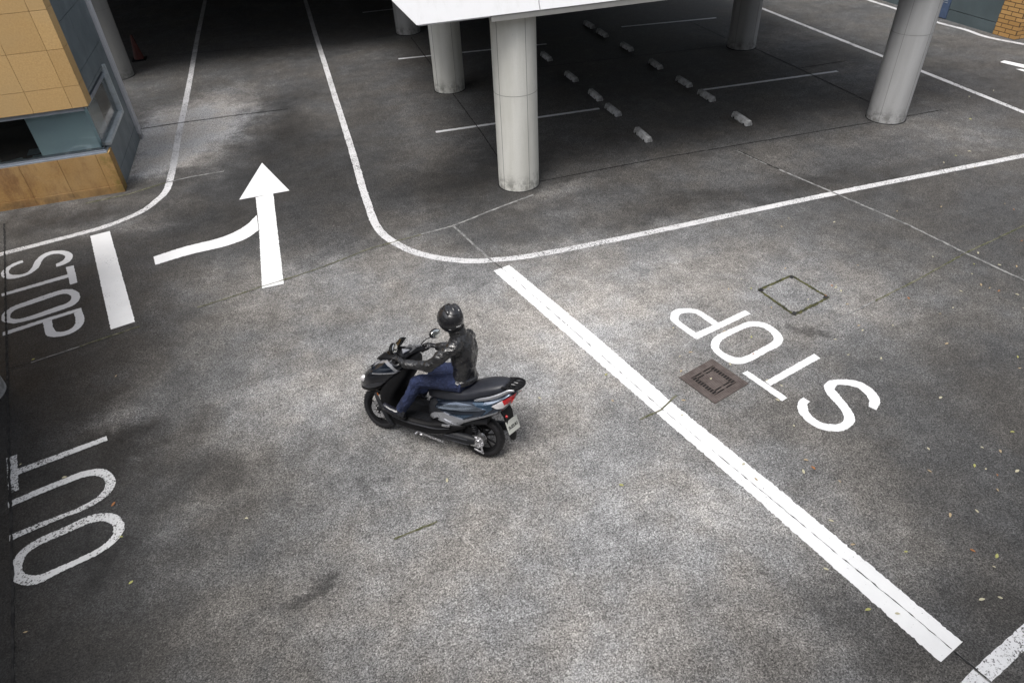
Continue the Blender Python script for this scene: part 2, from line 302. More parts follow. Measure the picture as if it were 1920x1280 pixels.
def tube(pts, rad, n=10, bm=None, sub=5, squash=None):
    """swept tube with tapering radii; squash=(normal vector, factor) flattens"""
    bm = bm or bmesh.new(); P = [Vector(p) for p in pts]; rad = rad if isinstance(rad, (list, tuple)) else [rad]*len(P)
    if sub > 1 and len(P) > 2:
        Q = [interp([(*p, r) for p, r in zip(P, rad)], k/sub) for k in range((len(P)-1)*sub+1)]; P = [Vector(q[:3]) for q in Q]; rad = [q[3] for q in Q]
    rs = []; up = None
    for i, p in enumerate(P):
        t = (P[min(i+1, len(P)-1)] - P[max(i-1, 0)]).normalized()
        if up is None: up = t.orthogonal().normalized()
        up = (up - t*up.dot(t)).normalized(); sd_ = t.cross(up); ring = []
        for k in range(n):
            d = up*math.cos(2*PI*k/n) + sd_*math.sin(2*PI*k/n)
            d = d*rad[i]
            if squash: nv = Vector(squash[0]).normalized(); d = d - nv*d.dot(nv)*(1-squash[1])
            ring.append(p+d)
        rs.append(ring)
    return fixn(rings(bm, rs))
def lathe(prof, n=32, axis='y', c=(0, 0, 0), bm=None):
    """profile of (radius, offset along axis), closed loop"""
    bm = bm or bmesh.new(); rs = []
    for k in range(n):
        a = 2*PI*k/n; r = []
        for rr, o in prof:
            u, v = rr*math.cos(a), rr*math.sin(a)
            r.append(Vector(c)+Vector({'y': (u, o, v), 'z': (u, v, o), 'x': (o, u, v)}[axis]))
        rs.append(r)
    vs = [[bm.verts.new(p) for p in r] for r in rs]; m = len(prof)
    for k in range(n):
        for i in range(m): bm.faces.new((vs[k][i], vs[(k+1) % n][i], vs[(k+1) % n][(i+1) % m], vs[k][(i+1) % m]))
    return fixn(bm)
def cyl(c, r, l, axis='y', n=20, bm=None):
    bm = bm or bmesh.new(); rot = {'y': Matrix.Rotation(PI/2, 4, 'X'), 'x': Matrix.Rotation(PI/2, 4, 'Y'), 'z': Matrix.Identity(4)}[axis]
    bmesh.ops.create_cone(bm, cap_ends=True, segments=n, radius1=r, radius2=r, depth=l, matrix=Matrix.Translation(c) @ rot); return bm
def ball(bm, c, s, rot=None, u=20, v=14):
    bmesh.ops.create_uvsphere(bm, u_segments=u, v_segments=v, radius=1, matrix=Matrix.Translation(c) @ (rot.to_4x4() if rot is not None else Matrix.Identity(4)) @ Matrix.Diagonal((*s, 1))); return bm

# ------------------------------------------------------------------ surveyed ground positions (metres, x east / y north of the camera)
D = {}
D['R_P1']=[[[5.131,6.291],[4.163,6.042]],[[5.103,6.387],[4.52,6.241],[4.226,6.176]]]
D['R_P2']=[[[4.164,6.045],[4.121,6.187],[4.052,6.476],[4.068,6.589],[4.145,6.697],[4.255,6.731],[4.398,6.696],[4.512,6.608],[4.57,6.446],[4.613,6.263]],[[4.229,6.174],[4.198,6.287],[4.154,6.456],[4.176,6.556],[4.238,6.614],[4.319,6.613],[4.385,6.588],[4.445,6.529],[4.48,6.388],[4.518,6.238]]]
D['R_O']=[[[4.269,5.864],[4.35,5.966],[4.48,6.037],[4.766,6.104],[4.973,6.143],[5.094,6.116],[5.199,6.031],[5.244,5.891],[5.242,5.738],[5.178,5.627],[5.063,5.555],[4.879,5.51],[4.665,5.447],[4.517,5.417],[4.401,5.435],[4.315,5.503],[4.258,5.659],[4.249,5.774],[4.269,5.864]],[[4.352,5.801],[4.426,5.889],[4.538,5.948],[4.778,6.012],[4.941,6.038],[5.042,6.018],[5.107,5.96],[5.134,5.863],[5.121,5.749],[5.071,5.684],[4.991,5.647],[4.856,5.609],[4.669,5.555],[4.546,5.531],[4.466,5.541],[4.412,5.593],[4.359,5.685],[4.346,5.754],[4.352,5.801]]]
D['R_T1']=[[[4.533,5.042],[5.4,5.281]],[[4.553,4.952],[5.422,5.185]]]
D['R_T2']=[[[4.361,5.262],[4.522,4.679]],[[4.444,5.283],[4.616,4.707]]]
D['R_S']=[[[4.792,4.652],[4.697,4.61],[4.626,4.53],[4.588,4.413],[4.594,4.284],[4.646,4.166],[4.743,4.088],[4.851,4.049],[4.985,4.07],[5.093,4.131],[5.155,4.236],[5.188,4.381],[5.205,4.536],[5.222,4.64],[5.264,4.687],[5.317,4.696],[5.401,4.654],[5.485,4.573],[5.497,4.458],[5.469,4.36],[5.394,4.28]],[[4.822,4.566],[4.764,4.533],[4.711,4.447],[4.7,4.348],[4.727,4.249],[4.795,4.183],[4.876,4.159],[4.961,4.166],[5.019,4.221],[5.061,4.322],[5.076,4.474],[5.084,4.607],[5.111,4.694],[5.166,4.759],[5.254,4.793],[5.367,4.774],[5.513,4.716],[5.603,4.615],[5.629,4.466],[5.58,4.306],[5.435,4.193]]]
D['L_S']=[[[-5.123,11.717],[-5.246,11.661],[-5.34,11.54],[-5.368,11.405],[-5.341,11.294],[-5.279,11.199],[-5.18,11.142],[-5.057,11.129],[-4.933,11.166],[-4.856,11.246],[-4.806,11.364],[-4.8,11.541],[-4.778,11.669],[-4.707,11.734],[-4.623,11.739],[-4.53,11.691],[-4.455,11.591],[-4.445,11.495],[-4.481,11.427],[-4.555,11.365]],[[-5.091,11.632],[-5.174,11.589],[-5.242,11.526],[-5.261,11.421],[-5.228,11.322],[-5.167,11.262],[-5.081,11.231],[-4.988,11.236],[-4.93,11.309],[-4.916,11.436],[-4.909,11.598],[-4.875,11.738],[-4.796,11.831],[-4.688,11.859],[-4.57,11.832],[-4.441,11.747],[-4.358,11.636],[-4.325,11.524],[-4.336,11.392],[-4.417,11.303],[-4.526,11.262]]]
D['L_T1']=[[[-5.2,10.705],[-4.293,10.95]],[[-5.171,10.621],[-4.267,10.841]]]
D['L_T2']=[[[-4.371,11.197],[-4.199,10.591]],[[-4.255,11.208],[-4.098,10.618]]]
D['L_O']=[[[-5.017,9.958],[-5.033,10.061],[-5.001,10.158],[-4.913,10.262],[-4.752,10.328],[-4.516,10.42],[-4.345,10.474],[-4.241,10.475],[-4.127,10.418],[-4.036,10.304],[-3.99,10.182],[-3.988,10.053],[-4.046,9.949],[-4.162,9.893],[-4.338,9.837],[-4.511,9.782],[-4.688,9.753],[-4.809,9.756],[-4.908,9.816],[-4.982,9.874],[-5.017,9.958]],[[-4.909,9.978],[-4.914,10.053],[-4.882,10.126],[-4.805,10.172],[-4.688,10.211],[-4.488,10.28],[-4.346,10.338],[-4.257,10.349],[-4.187,10.314],[-4.128,10.24],[-4.109,10.163],[-4.122,10.091],[-4.175,10.035],[-4.259,10.009],[-4.399,9.957],[-4.536,9.899],[-4.687,9.859],[-4.771,9.855],[-4.839,9.885],[-4.892,9.928],[-4.909,9.978]]]
D['L_P1']=[[[-4.912,9.571],[-4.418,9.711],[-3.917,9.838]],[[-4.881,9.476],[-4.394,9.624],[-3.897,9.757]]]
D['L_P2']=[[[-3.897,9.76],[-3.837,9.577],[-3.812,9.403],[-3.846,9.277],[-3.939,9.188],[-4.053,9.163],[-4.164,9.182],[-4.242,9.222],[-4.301,9.311],[-4.347,9.464],[-4.395,9.627]],[[-4.001,9.72],[-3.95,9.572],[-3.929,9.423],[-3.947,9.338],[-4.004,9.286],[-4.074,9.276],[-4.125,9.29],[-4.175,9.336],[-4.214,9.414],[-4.246,9.518],[-4.283,9.649]]]
D['U_T1']=[[[-4.053,6.589],[-3.145,6.809]],[[-4.032,6.492],[-3.123,6.729]]]
D['U_T2']=[[[-4.211,6.823],[-4.05,6.226]],[[-4.108,6.843],[-3.955,6.246]]]
D['U_U']=[[[-4.027,6.096],[-3.746,6.192],[-3.499,6.258],[-3.348,6.298],[-3.215,6.299],[-3.117,6.271],[-3.026,6.199],[-2.957,6.078],[-2.942,5.968],[-2.979,5.85],[-3.083,5.768],[-3.224,5.702],[-3.417,5.664],[-3.627,5.609],[-3.878,5.526]],[[-4.005,6.011],[-3.728,6.101],[-3.483,6.166],[-3.332,6.199],[-3.226,6.201],[-3.142,6.167],[-3.079,6.101],[-3.041,6.002],[-3.054,5.922],[-3.107,5.849],[-3.177,5.801],[-3.284,5.757],[-3.463,5.715],[-3.653,5.677],[-3.894,5.61]]]
D['U_O']=[[[-3.754,5.063],[-3.784,5.193],[-3.773,5.296],[-3.704,5.406],[-3.564,5.48],[-3.392,5.528],[-3.194,5.596],[-3.071,5.605],[-2.941,5.572],[-2.843,5.5],[-2.779,5.384],[-2.767,5.288],[-2.803,5.186],[-2.878,5.116],[-2.999,5.048],[-3.156,5.002],[-3.321,4.953],[-3.426,4.908],[-3.513,4.891],[-3.609,4.919],[-3.715,4.991],[-3.754,5.063]],[[-3.667,5.108],[-3.685,5.19],[-3.676,5.279],[-3.62,5.346],[-3.512,5.397],[-3.363,5.435],[-3.177,5.488],[-3.068,5.501],[-2.977,5.475],[-2.907,5.42],[-2.872,5.341],[-2.873,5.259],[-2.913,5.191],[-2.978,5.142],[-3.078,5.098],[-3.213,5.059],[-3.358,5.025],[-3.456,4.999],[-3.537,5.004],[-3.626,5.049],[-3.667,5.108]]]
D['A_shaft']=[[[-0.99,9.395],[-1.042,12.658]],[[-1.313,9.384],[-1.321,11.275],[-1.363,12.621]]]
D['A_tip']=[[-1.216,14.203],[-0.742,12.659],[-1.66,12.632]]
D['A_br']=[[[-3.018,11.013],[-2.532,11.168],[-2.025,11.244],[-1.75,11.366],[-1.538,11.558],[-1.354,11.879]],[[-2.952,10.726],[-2.448,10.862],[-1.949,10.918],[-1.678,10.996],[-1.505,11.093],[-1.338,11.282]]]
D['stopbar']=[[[-4.16,12.185],[-3.405,9.08]],[[-3.853,12.252],[-3.091,9.158]]]
D['stopline']=[[[2.116,8.596],[2.63,6.644],[3.054,5.018],[3.473,3.463],[3.933,1.624]],[[2.391,8.668],[2.939,6.652],[3.318,5.075],[3.755,3.514],[4.235,1.699]]]
D['arr1']=[[[16.472,13.172],[17.041,10.656]],[[16.658,13.225],[17.463,10.933]]]
D['arr2']=[[[16.381,12.622],[16.439,10.341]],[[16.488,12.572],[16.963,10.575]]]
D['line_left']=[[-3.021,34.672],[-2.998,30.906],[-3.008,25.506],[-2.983,20.026],[-2.993,16.664],[-2.982,14.97],[-2.996,13.929],[-3.04,13.512],[-3.17,13.196],[-3.357,12.874],[-3.65,12.636],[-4.039,12.433],[-4.781,12.252],[-5.55,12.075],[-6.425,11.874],[-7.724,11.575],[-9.024,11.277],[-10.323,10.978],[-11.623,10.68],[-12.922,10.381],[-14.222,10.083]]
D['line_right']=[[0.609,38.594],[0.641,28.948],[0.616,23.866],[0.619,20.677],[0.612,18.172],[0.613,16.404],[0.611,14.089],[0.59,12.278],[0.596,11.458],[0.6,10.953],[0.637,10.58],[0.714,10.261],[0.869,9.914],[1.085,9.576],[1.372,9.294],[1.668,9.092],[1.912,8.971],[2.169,8.905],[2.831,8.798],[4.47,8.778],[8.387,8.838],[12.533,8.821],[14.882,8.835],[16.549,8.845],[18.215,8.855],[19.882,8.865],[21.549,8.875],[23.215,8.885],[24.882,8.895]]
D['line_far']=[[18.068,21.37],[17.888,19.668],[17.861,18.462],[17.79,16.721],[17.896,15.743],[17.856,14.942],[18.139,14.033],[18.39,13.278],[19.126,11.064],[19.862,8.85],[20.598,6.635],[21.334,4.421],[22.071,2.207],[22.807,-0.007]]
D['line_mid']=[[14.435,22.12],[14.384,20.429],[14.325,14.793],[14.344,13.459],[14.285,10.451],[14.248,9.632],[14.158,7.634],[14.067,5.636],[13.977,3.638],[13.887,1.64],[13.797,-0.358],[13.706,-2.356]]
D['line_corner']=[[3.858,1.342],[4.151,1.428],[4.863,1.607],[5.605,1.775],[6.418,1.959],[7.231,2.143],[8.043,2.327],[8.856,2.511],[9.669,2.695],[10.482,2.879]]
D['bay0']=[[2.468,14.381],[6.26,14.243]]
D['bay1']=[[8.969,14.379],[12.579,14.219]]
D['bay2']=[[2.624,20.048],[6.874,19.578]]
D['bay3']=[[9.527,20.27],[12.548,19.9]]
D['bay4']=[[2.394,25.925],[5.593,25.839]]
D['ws0']=[6.443,12.36]
D['ws1']=[6.453,13.905]
D['ws2']=[6.464,14.95]
D['ws3']=[6.433,16.438]
D['ws4']=[6.419,18.294]
D['ws5']=[8.737,12.321]
D['ws6']=[8.778,13.872]
D['ws7']=[8.772,14.927]
D['ws8']=[8.766,16.426]
D['ws9']=[8.746,18.151]
D['ws10']=[8.68,19.722]
D['ws11']=[8.683,20.764]
D['joints']=[["dark",[[3.491,11.22],[6.435,11.3],[9.409,11.241],[11.197,11.217],[12.883,11.208]]],["dark",[[3.361,22.107],[3.381,16.958],[3.389,14.082],[3.352,12.4]]],["dark",[[11.622,19.816],[11.657,17.879]]],["dark",[[11.839,16.762],[11.867,14.781],[11.86,12.193]]],["dark",[[11.867,14.781],[13.341,14.8]]],["dark",[[5.822,17.662],[7.735,17.512],[11.232,17.223]]],["pale",[[7.819,11.132],[8.004,10.276]]],["dark",[[7.819,11.132],[8.082,10.015]]],["pale",[[8.082,10.015],[8.4,8.855],[8.758,7.514],[8.928,6.518],[9.172,5.353]]],["pale",[[1.863,10.184],[2.165,8.888]]],["pale",[[3.491,10.755],[2.822,10.541],[1.863,10.184],[1.292,10.1]]],["moss",[[-2.241,9.208],[-1.713,9.329],[-1.299,9.444],[-0.978,9.509],[-0.422,9.651],[0.421,9.961],[1.292,10.1]]],["moss",[[-4.467,13.602],[-3.726,13.702],[-3.061,13.974]]],["pale",[[-3.061,13.974],[-2.576,14.058],[-1.963,14.069]]],["dark",[[-3.923,17.304],[-3.108,17.339],[-1.688,17.303],[-0.549,17.219]]],["dark",[[-3.987,23.424],[-1.714,23.218],[0.513,22.749]]],["dark",[[-5.773,13.286],[-5.268,11.227],[-4.602,8.521],[-4.203,6.894],[-3.883,5.629],[-3.462,3.854]]],["dark",[[2.165,8.888],[2.263,8.603]]],["dark",[[4.098,1.658],[4.177,1.402]]],["pale",[[4.106,1.655],[4.195,1.316]]],["moss",[[3.413,5.177],[3.14,5.025],[2.835,4.958]]],["moss",[[0.304,4.337],[-0.142,4.276]]],["moss",[[10.949,6.947],[8.957,6.507],[7.768,6.173],[6.86,5.952]]],["pale",[[6.86,5.952],[6.015,5.746]]],["dark",[[-4.618,8.618],[-4.335,8.654]]],["pale",[[-4.335,8.654],[-3.764,8.806]]],["moss",[[-3.764,8.806],[-3.014,9.016]]]]
D['crack']=[[2.263,8.603],[2.722,6.782],[3.148,5.041],[3.564,3.602],[3.788,2.802],[3.998,2.076],[4.103,1.68]]
D['grate']=[[4.161,5.605],[4.326,5.077],[3.742,4.894],[3.612,5.471]]
D['cover']=[[6.187,6.891],[6.331,6.244],[5.657,6.062],[5.541,6.742]]
D['leaves']=[[5.464,6.812],[6.046,6.3],[3.964,5.839],[6.329,3.425],[7.458,5.414],[6.293,5.572],[5.157,6.911],[3.576,3.984],[5.998,3.522],[7.713,5.466],[4.481,4.707],[5.544,3.524],[8.483,5.76],[5.508,4.17],[6.469,6.016],[6.616,6.454],[6.226,3.248],[6.268,5.466],[6.914,4.042],[6.086,3.354],[5.779,5.117],[6.102,4.923],[4.588,6.065],[8.357,6.062],[3.453,5.079],[4.562,5.045],[5.821,5.427],[8.555,5.138],[5.975,6.069],[6.705,5.42],[4.412,4.29],[4.669,4.908],[8.533,5.66],[4.326,6.549],[6.249,4.115],[4.855,5.84],[4.307,5.457],[3.319,4.859],[5.884,3.09],[5.326,3.27],[3.994,6.365],[6.564,3.427],[4.239,3.702],[5.23,3.756],[5.472,6.318],[6.324,6.297],[4.106,3.691],[6.215,7.089],[4.392,6.843],[7.061,4.877],[5.737,6.744],[7.659,4.384],[5.462,7.071],[4.443,6.828],[7.328,5.845],[3.679,5.549],[3.586,3.764],[3.936,5.294],[6.874,4.736],[7.506,4.21],[4.683,5.534],[3.798,5.81],[6.576,6.407],[9.211,6.479],[6.882,8.166],[7.747,7.982],[6.551,6.468],[7.688,8.563],[9.392,6.213],[9.964,6.475],[9.116,6.068],[8.579,6.025],[8.923,7.917],[6.477,6.485],[8.583,5.556],[7.244,6.78],[8.808,6.219],[9.094,6.437],[8.248,6.313],[6.589,6.316],[10.659,7.289],[8.735,5.406],[9.683,7.788],[10.315,7.239],[9.308,5.957],[7.151,8.36],[8.408,6.582],[8.099,5.732],[8.084,8.583],[10.7,7.495],[5.925,3.01],[4.681,1.957],[5.155,2.257],[5.763,2.847],[5.111,2.76],[4.843,1.92],[4.412,2.563],[4.235,3.824],[4.707,2.543],[5.04,2.178],[3.984,3.075],[4.988,2.373],[5.882,3.106],[4.772,2.76],[5.378,2.714],[4.004,2.788],[6.156,2.984],[3.599,2.642],[5.231,2.312],[3.904,2.081],[5.81,3.181],[5.78,2.856],[3.691,2.192],[3.956,2.173],[4.379,3.463],[13.019,10.577],[11.338,8.748],[14.744,11.686],[11.989,10.011],[11.781,9.336],[13.994,11.6],[10.985,9.12],[11.404,9.278],[12.94,9.233],[12.446,9.52],[10.925,8.885],[11.191,8.781],[-2.618,4.61],[-3.38,5.517],[-3.48,4.378],[-2.912,5.674],[-4.33,8.719],[-2.781,5.203],[-2.926,8.49],[-3.186,7.946],[-4.026,6.654],[-3.497,6.27],[0.515,4.822],[-1.18,3.608],[-1.553,5.019],[1.863,5.686],[2.776,5.806],[2.661,5.35],[3.131,3.498],[2.237,4.153]]
D['col']=[[3.345,11.091],[3.363,16.881],[3.269,22.611],[11.51,16.867],[11.401,11.128],[-4.432,8.14]]
D['spots']={"bike":[2.105,6.646]}# ================================================================== ground
bm = bmesh.new(); vs = [bm.verts.new(p) for p in ((-150, -150, 0), (150, -150, 0), (150, 200, 0), (-150, 200, 0))]; bm.faces.new(vs)
tag(put('ground', bm, M['asphalt']), 'dark speckled asphalt forecourt with damp stains, pale dusty patches and painted-in light and shade', kind='structure')
rnd = random.Random(11)
def resample(pts, step, smooth=True):
    P = [Vector((*p, 0)) for p in pts]
    if smooth and len(P) > 2:
        T = [tuple(p) for p in P]; P = [Vector(interp(T, k/8)) for k in range((len(P)-1)*8+1)]
    L = [0]
    for a, b in zip(P, P[1:]): L.append(L[-1]+(b-a).length)
    n = max(2, int(L[-1]/step)+1); out = []; j = 0
    for k in range(n):
        d = L[-1]*k/(n-1)
        while j < len(L)-2 and L[j+1] < d: j += 1
        out.append(P[j].lerp(P[j+1], 0 if L[j+1] == L[j] else min(1, (d-L[j])/(L[j+1]-L[j]))))
    return out
def ngon(bm, A, B, z, jit):
    P = A+B[::-1]; bm.faces.new([bm.verts.new((p.x+rnd.gauss(0, jit), p.y+rnd.gauss(0, jit), z)) for p in P]); return bm
def strip(bm, A, B, z, jit=0.004):
    va = [bm.verts.new((p.x+rnd.gauss(0, jit), p.y+rnd.gauss(0, jit), z)) for p in A]; vb = [bm.verts.new((p.x+rnd.gauss(0, jit), p.y+rnd.gauss(0, jit), z)) for p in B]
    for i in range(len(va)-1):
        f = bm.faces.new((va[i], va[i+1], vb[i+1], vb[i]))
    return bm
def rails(bm, ab, z=0.004, smooth=True, step=0.02, jit=0.0028):
    if smooth and (Vector(ab[0][0])-Vector(ab[0][-1])).length > .05: return ngon(bm, resample(ab[0], step), resample(ab[1], step), z, jit)
    n = max(len(resample(ab[0], step, smooth)), len(resample(ab[1], step, smooth)))
    def rs(p):
        q = resample(p, 0.002, smooth); return [q[round(k*(len(q)-1)/(n-1))] for k in range(n)]
    return strip(bm, rs(ab[0]), rs(ab[1]), z, jit)
def upn(bm):
    bm.normal_update()
    for f in bm.faces:
        if f.normal.z < 0: f.normal_flip()
    return bm
def offset_line(pts, w, z, bm=None, smooth=True, step=0.05, jit=0.003):
    bm = bm or bmesh.new(); P = resample(pts, step, smooth); A, B = [], []
    for i, p in enumerate(P):
        t = (P[min(i+1, len(P)-1)]-P[max(i-1, 0)]).normalized(); nn = Vector((-t.y, t.x, 0)); A.append(p+nn*w/2); B.append(p-nn*w/2)
    return strip(bm, A, B, z, jit)
def mark(name, bm, mat, label, cat, group=None): return tag(put(name, upn(bm), mat), label, cat, group)
def word(prefix, keys, parts):
    pass
# painted lettering: every letter one part of its word
def painted_word(name, label, letters, mat, z=0.004):
    root = empty(name, (*letters[0][1][0][0][0], 0)); tag(root, label, 'road marking')
    for ln, strokes, smo in letters:
        b = bmesh.new()
        for k, (st, s) in enumerate(zip(strokes, smo)): rails(b, st, z+0.0006*k, s)
        o = put('painted_letter', upn(b), mat, root); o.matrix_parent_inverse = Matrix.Translation((-root.location.x, -root.location.y, 0)); o['label'] = 'painted letter '+ln
painted_word('painted_stop_word', 'white painted word STOP on the pale asphalt beside the drain grate, read from the right', [
 ('S', [D['R_S']], [1]), ('T', [D['R_T1'], D['R_T2']], [0, 0]), ('O', [D['R_O']], [1]), ('P', [D['R_P1'], D['R_P2']], [0, 1])], M['paint_new'])
painted_word('painted_stop_word', 'greyish painted word STOP beside the short wide bar, below the orange tiled building', [
 ('S', [D['L_S']], [1]), ('T', [D['L_T1'], D['L_T2']], [0, 0]), ('O', [D['L_O']], [1]), ('P', [D['L_P1'], D['L_P2']], [0, 1])], M['paint_mid'])
painted_word('painted_out_word', 'worn painted word OUT in long letters on dark asphalt near the left edge', [
 ('O', [D['U_O']], [1]), ('U', [D['U_U']], [1]), ('T', [D['U_T1'], D['U_T2']], [0, 0])], M['paint_old'])
b = bmesh.new(); rails(b, D['A_shaft'], 0.004, False); rails(b, D['A_br'], 0.0048, True)
t_ = [b.verts.new((*p, 0.0056)) for p in D['A_tip']]; b.faces.new(t_)
mark('painted_arrow', b, M['paint_new'], 'large white painted arrow pointing up the ramp with a curved branch joining from the left', 'road marking')
mark('painted_stop_bar', rails(bmesh.new(), D['stopbar'], 0.004, False), M['paint_new'], 'short wide white painted bar between the left word STOP and the arrow', 'road marking')
mark('painted_stop_line', rails(bmesh.new(), D['stopline'], 0.004, False, 0.02, 0.0045), M['paint_new'], 'long thick white painted line with a crack down its middle, running diagonally past the scooter', 'road marking')
for k in ('arr1', 'arr2'):
    mark('painted_arrow_tip', rails(bmesh.new(), D[k], 0.004, False), M['paint_new'], ('upper, longer' if k == 'arr1' else 'lower, shorter')+' pointed white painted stroke at the right edge below the brick pier', 'road marking')
for k, w, mt, lb in (('line_left', .135, 'paint_lane', 'white edge line curving round the corner of the orange tiled building'),
    ('line_right', .135, 'paint_lane', 'long white edge line curving round the big front column and running off to the right'),
    ('line_far', .14, 'paint_lane', 'white line along the foot of the grey shutter and brick pier'),
    ('line_mid', .13, 'paint_lane', 'straight white line passing behind the leaning looking right columns'),
    ('line_corner', .135, 'paint_speck', 'speckled worn white line crossing the bottom right corner')):
    if k == 'line_mid': lb = 'straight white lane line passing behind the right front column'
    mark('painted_edge_line', offset_line(D[k], w, 0.004), M[mt], lb, 'road marking')
BL = ['white bay line whose middle is hidden behind the big front column', 'white bay line between the two rear wheel stops and the right front column', 'white bay line passing behind the second column of the left row', 'far white bay line in the dark beside the rear right column', 'faintest bay line in the darkness left of the third column']
for i in range(5):
    mark('painted_bay_line', offset_line(D['bay%d' % i], .10, 0.004, smooth=False), M['paint_mid'], BL[i], 'road marking', 'parking bay lines')
# joints and cracks in the paving: part of the ground
for kk, w in (('dark', .013), ('pale', .020), ('moss', .018)):
    b = bmesh.new(); q = 0
    for k, pts in D['joints']:
        if k == kk: offset_line(pts, w*(2.0 if pts[0][1] > 10 else 1.1), 0.0072+0.0003*q, b, False, 0.05, 0.004); q += 1
    tag(put('paving_joints', upn(b), M['joint_'+kk]), {'dark': 'thin dark joints between the paving slabs', 'pale': 'thin pale filled joints across the asphalt', 'moss': 'mossy yellow green joints across the asphalt'}[kk], kind='structure')
b = bmesh.new(); P_ = resample(D['crack'], .05, False); q = 0
while q < len(P_)-6:
    n_ = rnd.randint(5, 26); seg = P_[q:q+n_]; q += n_+rnd.choice((0, 0, 1, 2))
    if len(seg) > 1: offset_line([p.xy[:] for p in seg], rnd.uniform(.003, .0065), .0064, b, False, .04, .003)
for p0, p1 in (((1684, 1160), (0, 0)),): pass
tag(put('paint_crack', upn(b), M['joint_dark']), 'broken thin crack along the middle of the long thick white line', kind='structure')
# drain grate: frame, bars, slots
g = [Vector((*p, 0)) for p in D['grate']]; gc = sum(g, Vector())/4
ux = (g[1]-g[0]).normalized(); side = sum((g[(i+1) % 4]-g[i]).length for i in range(4))/4
root = empty('drain_grate', gc, math.atan2(ux.y, ux.x)); tag(root, 'square rusty iron drain grate set in the asphalt beside the O and T of STOP', 'drain grate')
h = side/2
b = bx(-h, h, -h, h, 0.001, 0.004); put('drain_void', b, M['void'], root)
b = bmesh.new()
for y0, y1 in ((-h, -h*.66), (h*.66, h)): bx(-h, h, y0, y1, .004, .014, bm=b)
for x0, x1 in ((-h, -h*.66), (h*.66, h)): bx(x0, x1, -h*.66, h*.66, .004, .014, bm=b)
put('frame', b, M['rust'], root)
b = bx(-h*.44, h*.44, -h*.44, h*.44, .004, .015); put('centre_plate', b, M['rust'], root)
b = bmesh.new()
for s in (-1, 1):
    for k in range(10):
        x = -h*.60 + k*h*1.2/9; bx(x-.006, x+.006, s*h*.55-h*.11, s*h*.55+h*.11, .005, .0135, bm=b)
    bx(s*h*.55-.012, s*h*.55+.012, -h*.44, h*.44, .005, .0135, bm=b)
    bx(s*h*.55-h*.11, s*h*.55+h*.11, -.016, .016, .0045, .013, bm=b)
put('bars', b, M['rust'], root)
M['gap'] = crack_mat('mossy_gap', (.020, .021, .012), (.085, .085, .030))
# access cover: infilled lid with a mossy gap and dark lifting holes
g = [Vector((*p, 0)) for p in D['cover']]; gc = sum(g, Vector())/4
root = empty('access_cover', gc); tag(root, 'square asphalt filled access cover outlined by a mossy gap behind the word STOP', 'access cover')
q = [p-gc for p in g]
put('lid', upn(rails(bmesh.new(), [[q[0].xy[:], q[1].xy[:]], [q[3].xy[:], q[2].xy[:]]], 0.003, False, .1, .001)), M['asphalt'], root)
b = bmesh.new()
for i in range(4): offset_line([q[i].xy[:], q[(i+1) % 4].xy[:]], .040, .0062+.0004*i, b, False, .03, .006)
put('gap', upn(b), M['gap'], root)
for i in range(4): c_ = q[i]*.93; put('lifting_hole', box(bmesh.new(), (c_.x, c_.y, .005), (.075, .06, .006), Matrix.Rotation(.5, 3, 'Z')), M['joint_dark'], root)
# fallen leaves
LM = []
for k in range(4):
    b = bmesh.new(); n = 7; top, bot = [], []
    for i in range(n+1):
        t = i/n; w = .30*math.sin(PI*t)**.8*(1-.25*t); zz = .10*math.sin(PI*t)*(.5+.3*k) + .12*t*(k % 2); cu = .22*(k-1.5)*t*t
        top.append(b.verts.new((t-.5, cu+w, zz+.14))); bot.append(b.verts.new((t-.5, cu-w, zz+.10)))
    for i in range(n): b.faces.new((top[i], top[i+1], bot[i+1], bot[i]))
    bmesh.ops.remove_doubles(b, verts=b.verts[:], dist=1e-4)
    for m_ in range(1): pass
    LM.append(b)
LMesh = []
for k, b in enumerate(LM):
    me = bpy.data.meshes.new('fallen_leaf'); b.to_mesh(me); b.free(); LMesh.append(me); me.materials.append(M['leaf_'+'abcd'[k]])
for i, (x, y) in enumerate(D['leaves']):
    if i % 5 == 3: continue
    kd = rnd.choice((0, 0, 1, 1, 1, 2, 3)); o = bpy.data.objects.new('fallen_leaf', LMesh[kd]); C.objects.link(o)
    where = 'near the worn word OUT' if x < -1.5 else ('on the open asphalt around the scooter' if x < 3.2 and y < 8 else ('beyond the long curved edge line' if y > 10 else ('close to the bottom right corner' if y < 4 else 'right of the diagonal white line')))
    s = rnd.uniform(.032, .060); o.location = (x, y, .004); o.scale = (s, s*.85, s*.8); o.rotation_euler = (rnd.uniform(-.2, .2), rnd.uniform(-.15, .15), rnd.uniform(0, 6.28))
    tag(o, 'small '+('tan', 'pale', 'yellowish', 'brown')[kd]+' dry leaf lying '+where, 'leaf', ('tan', 'pale', 'yellowish', 'brown')[kd]+' fallen leaves '+where)

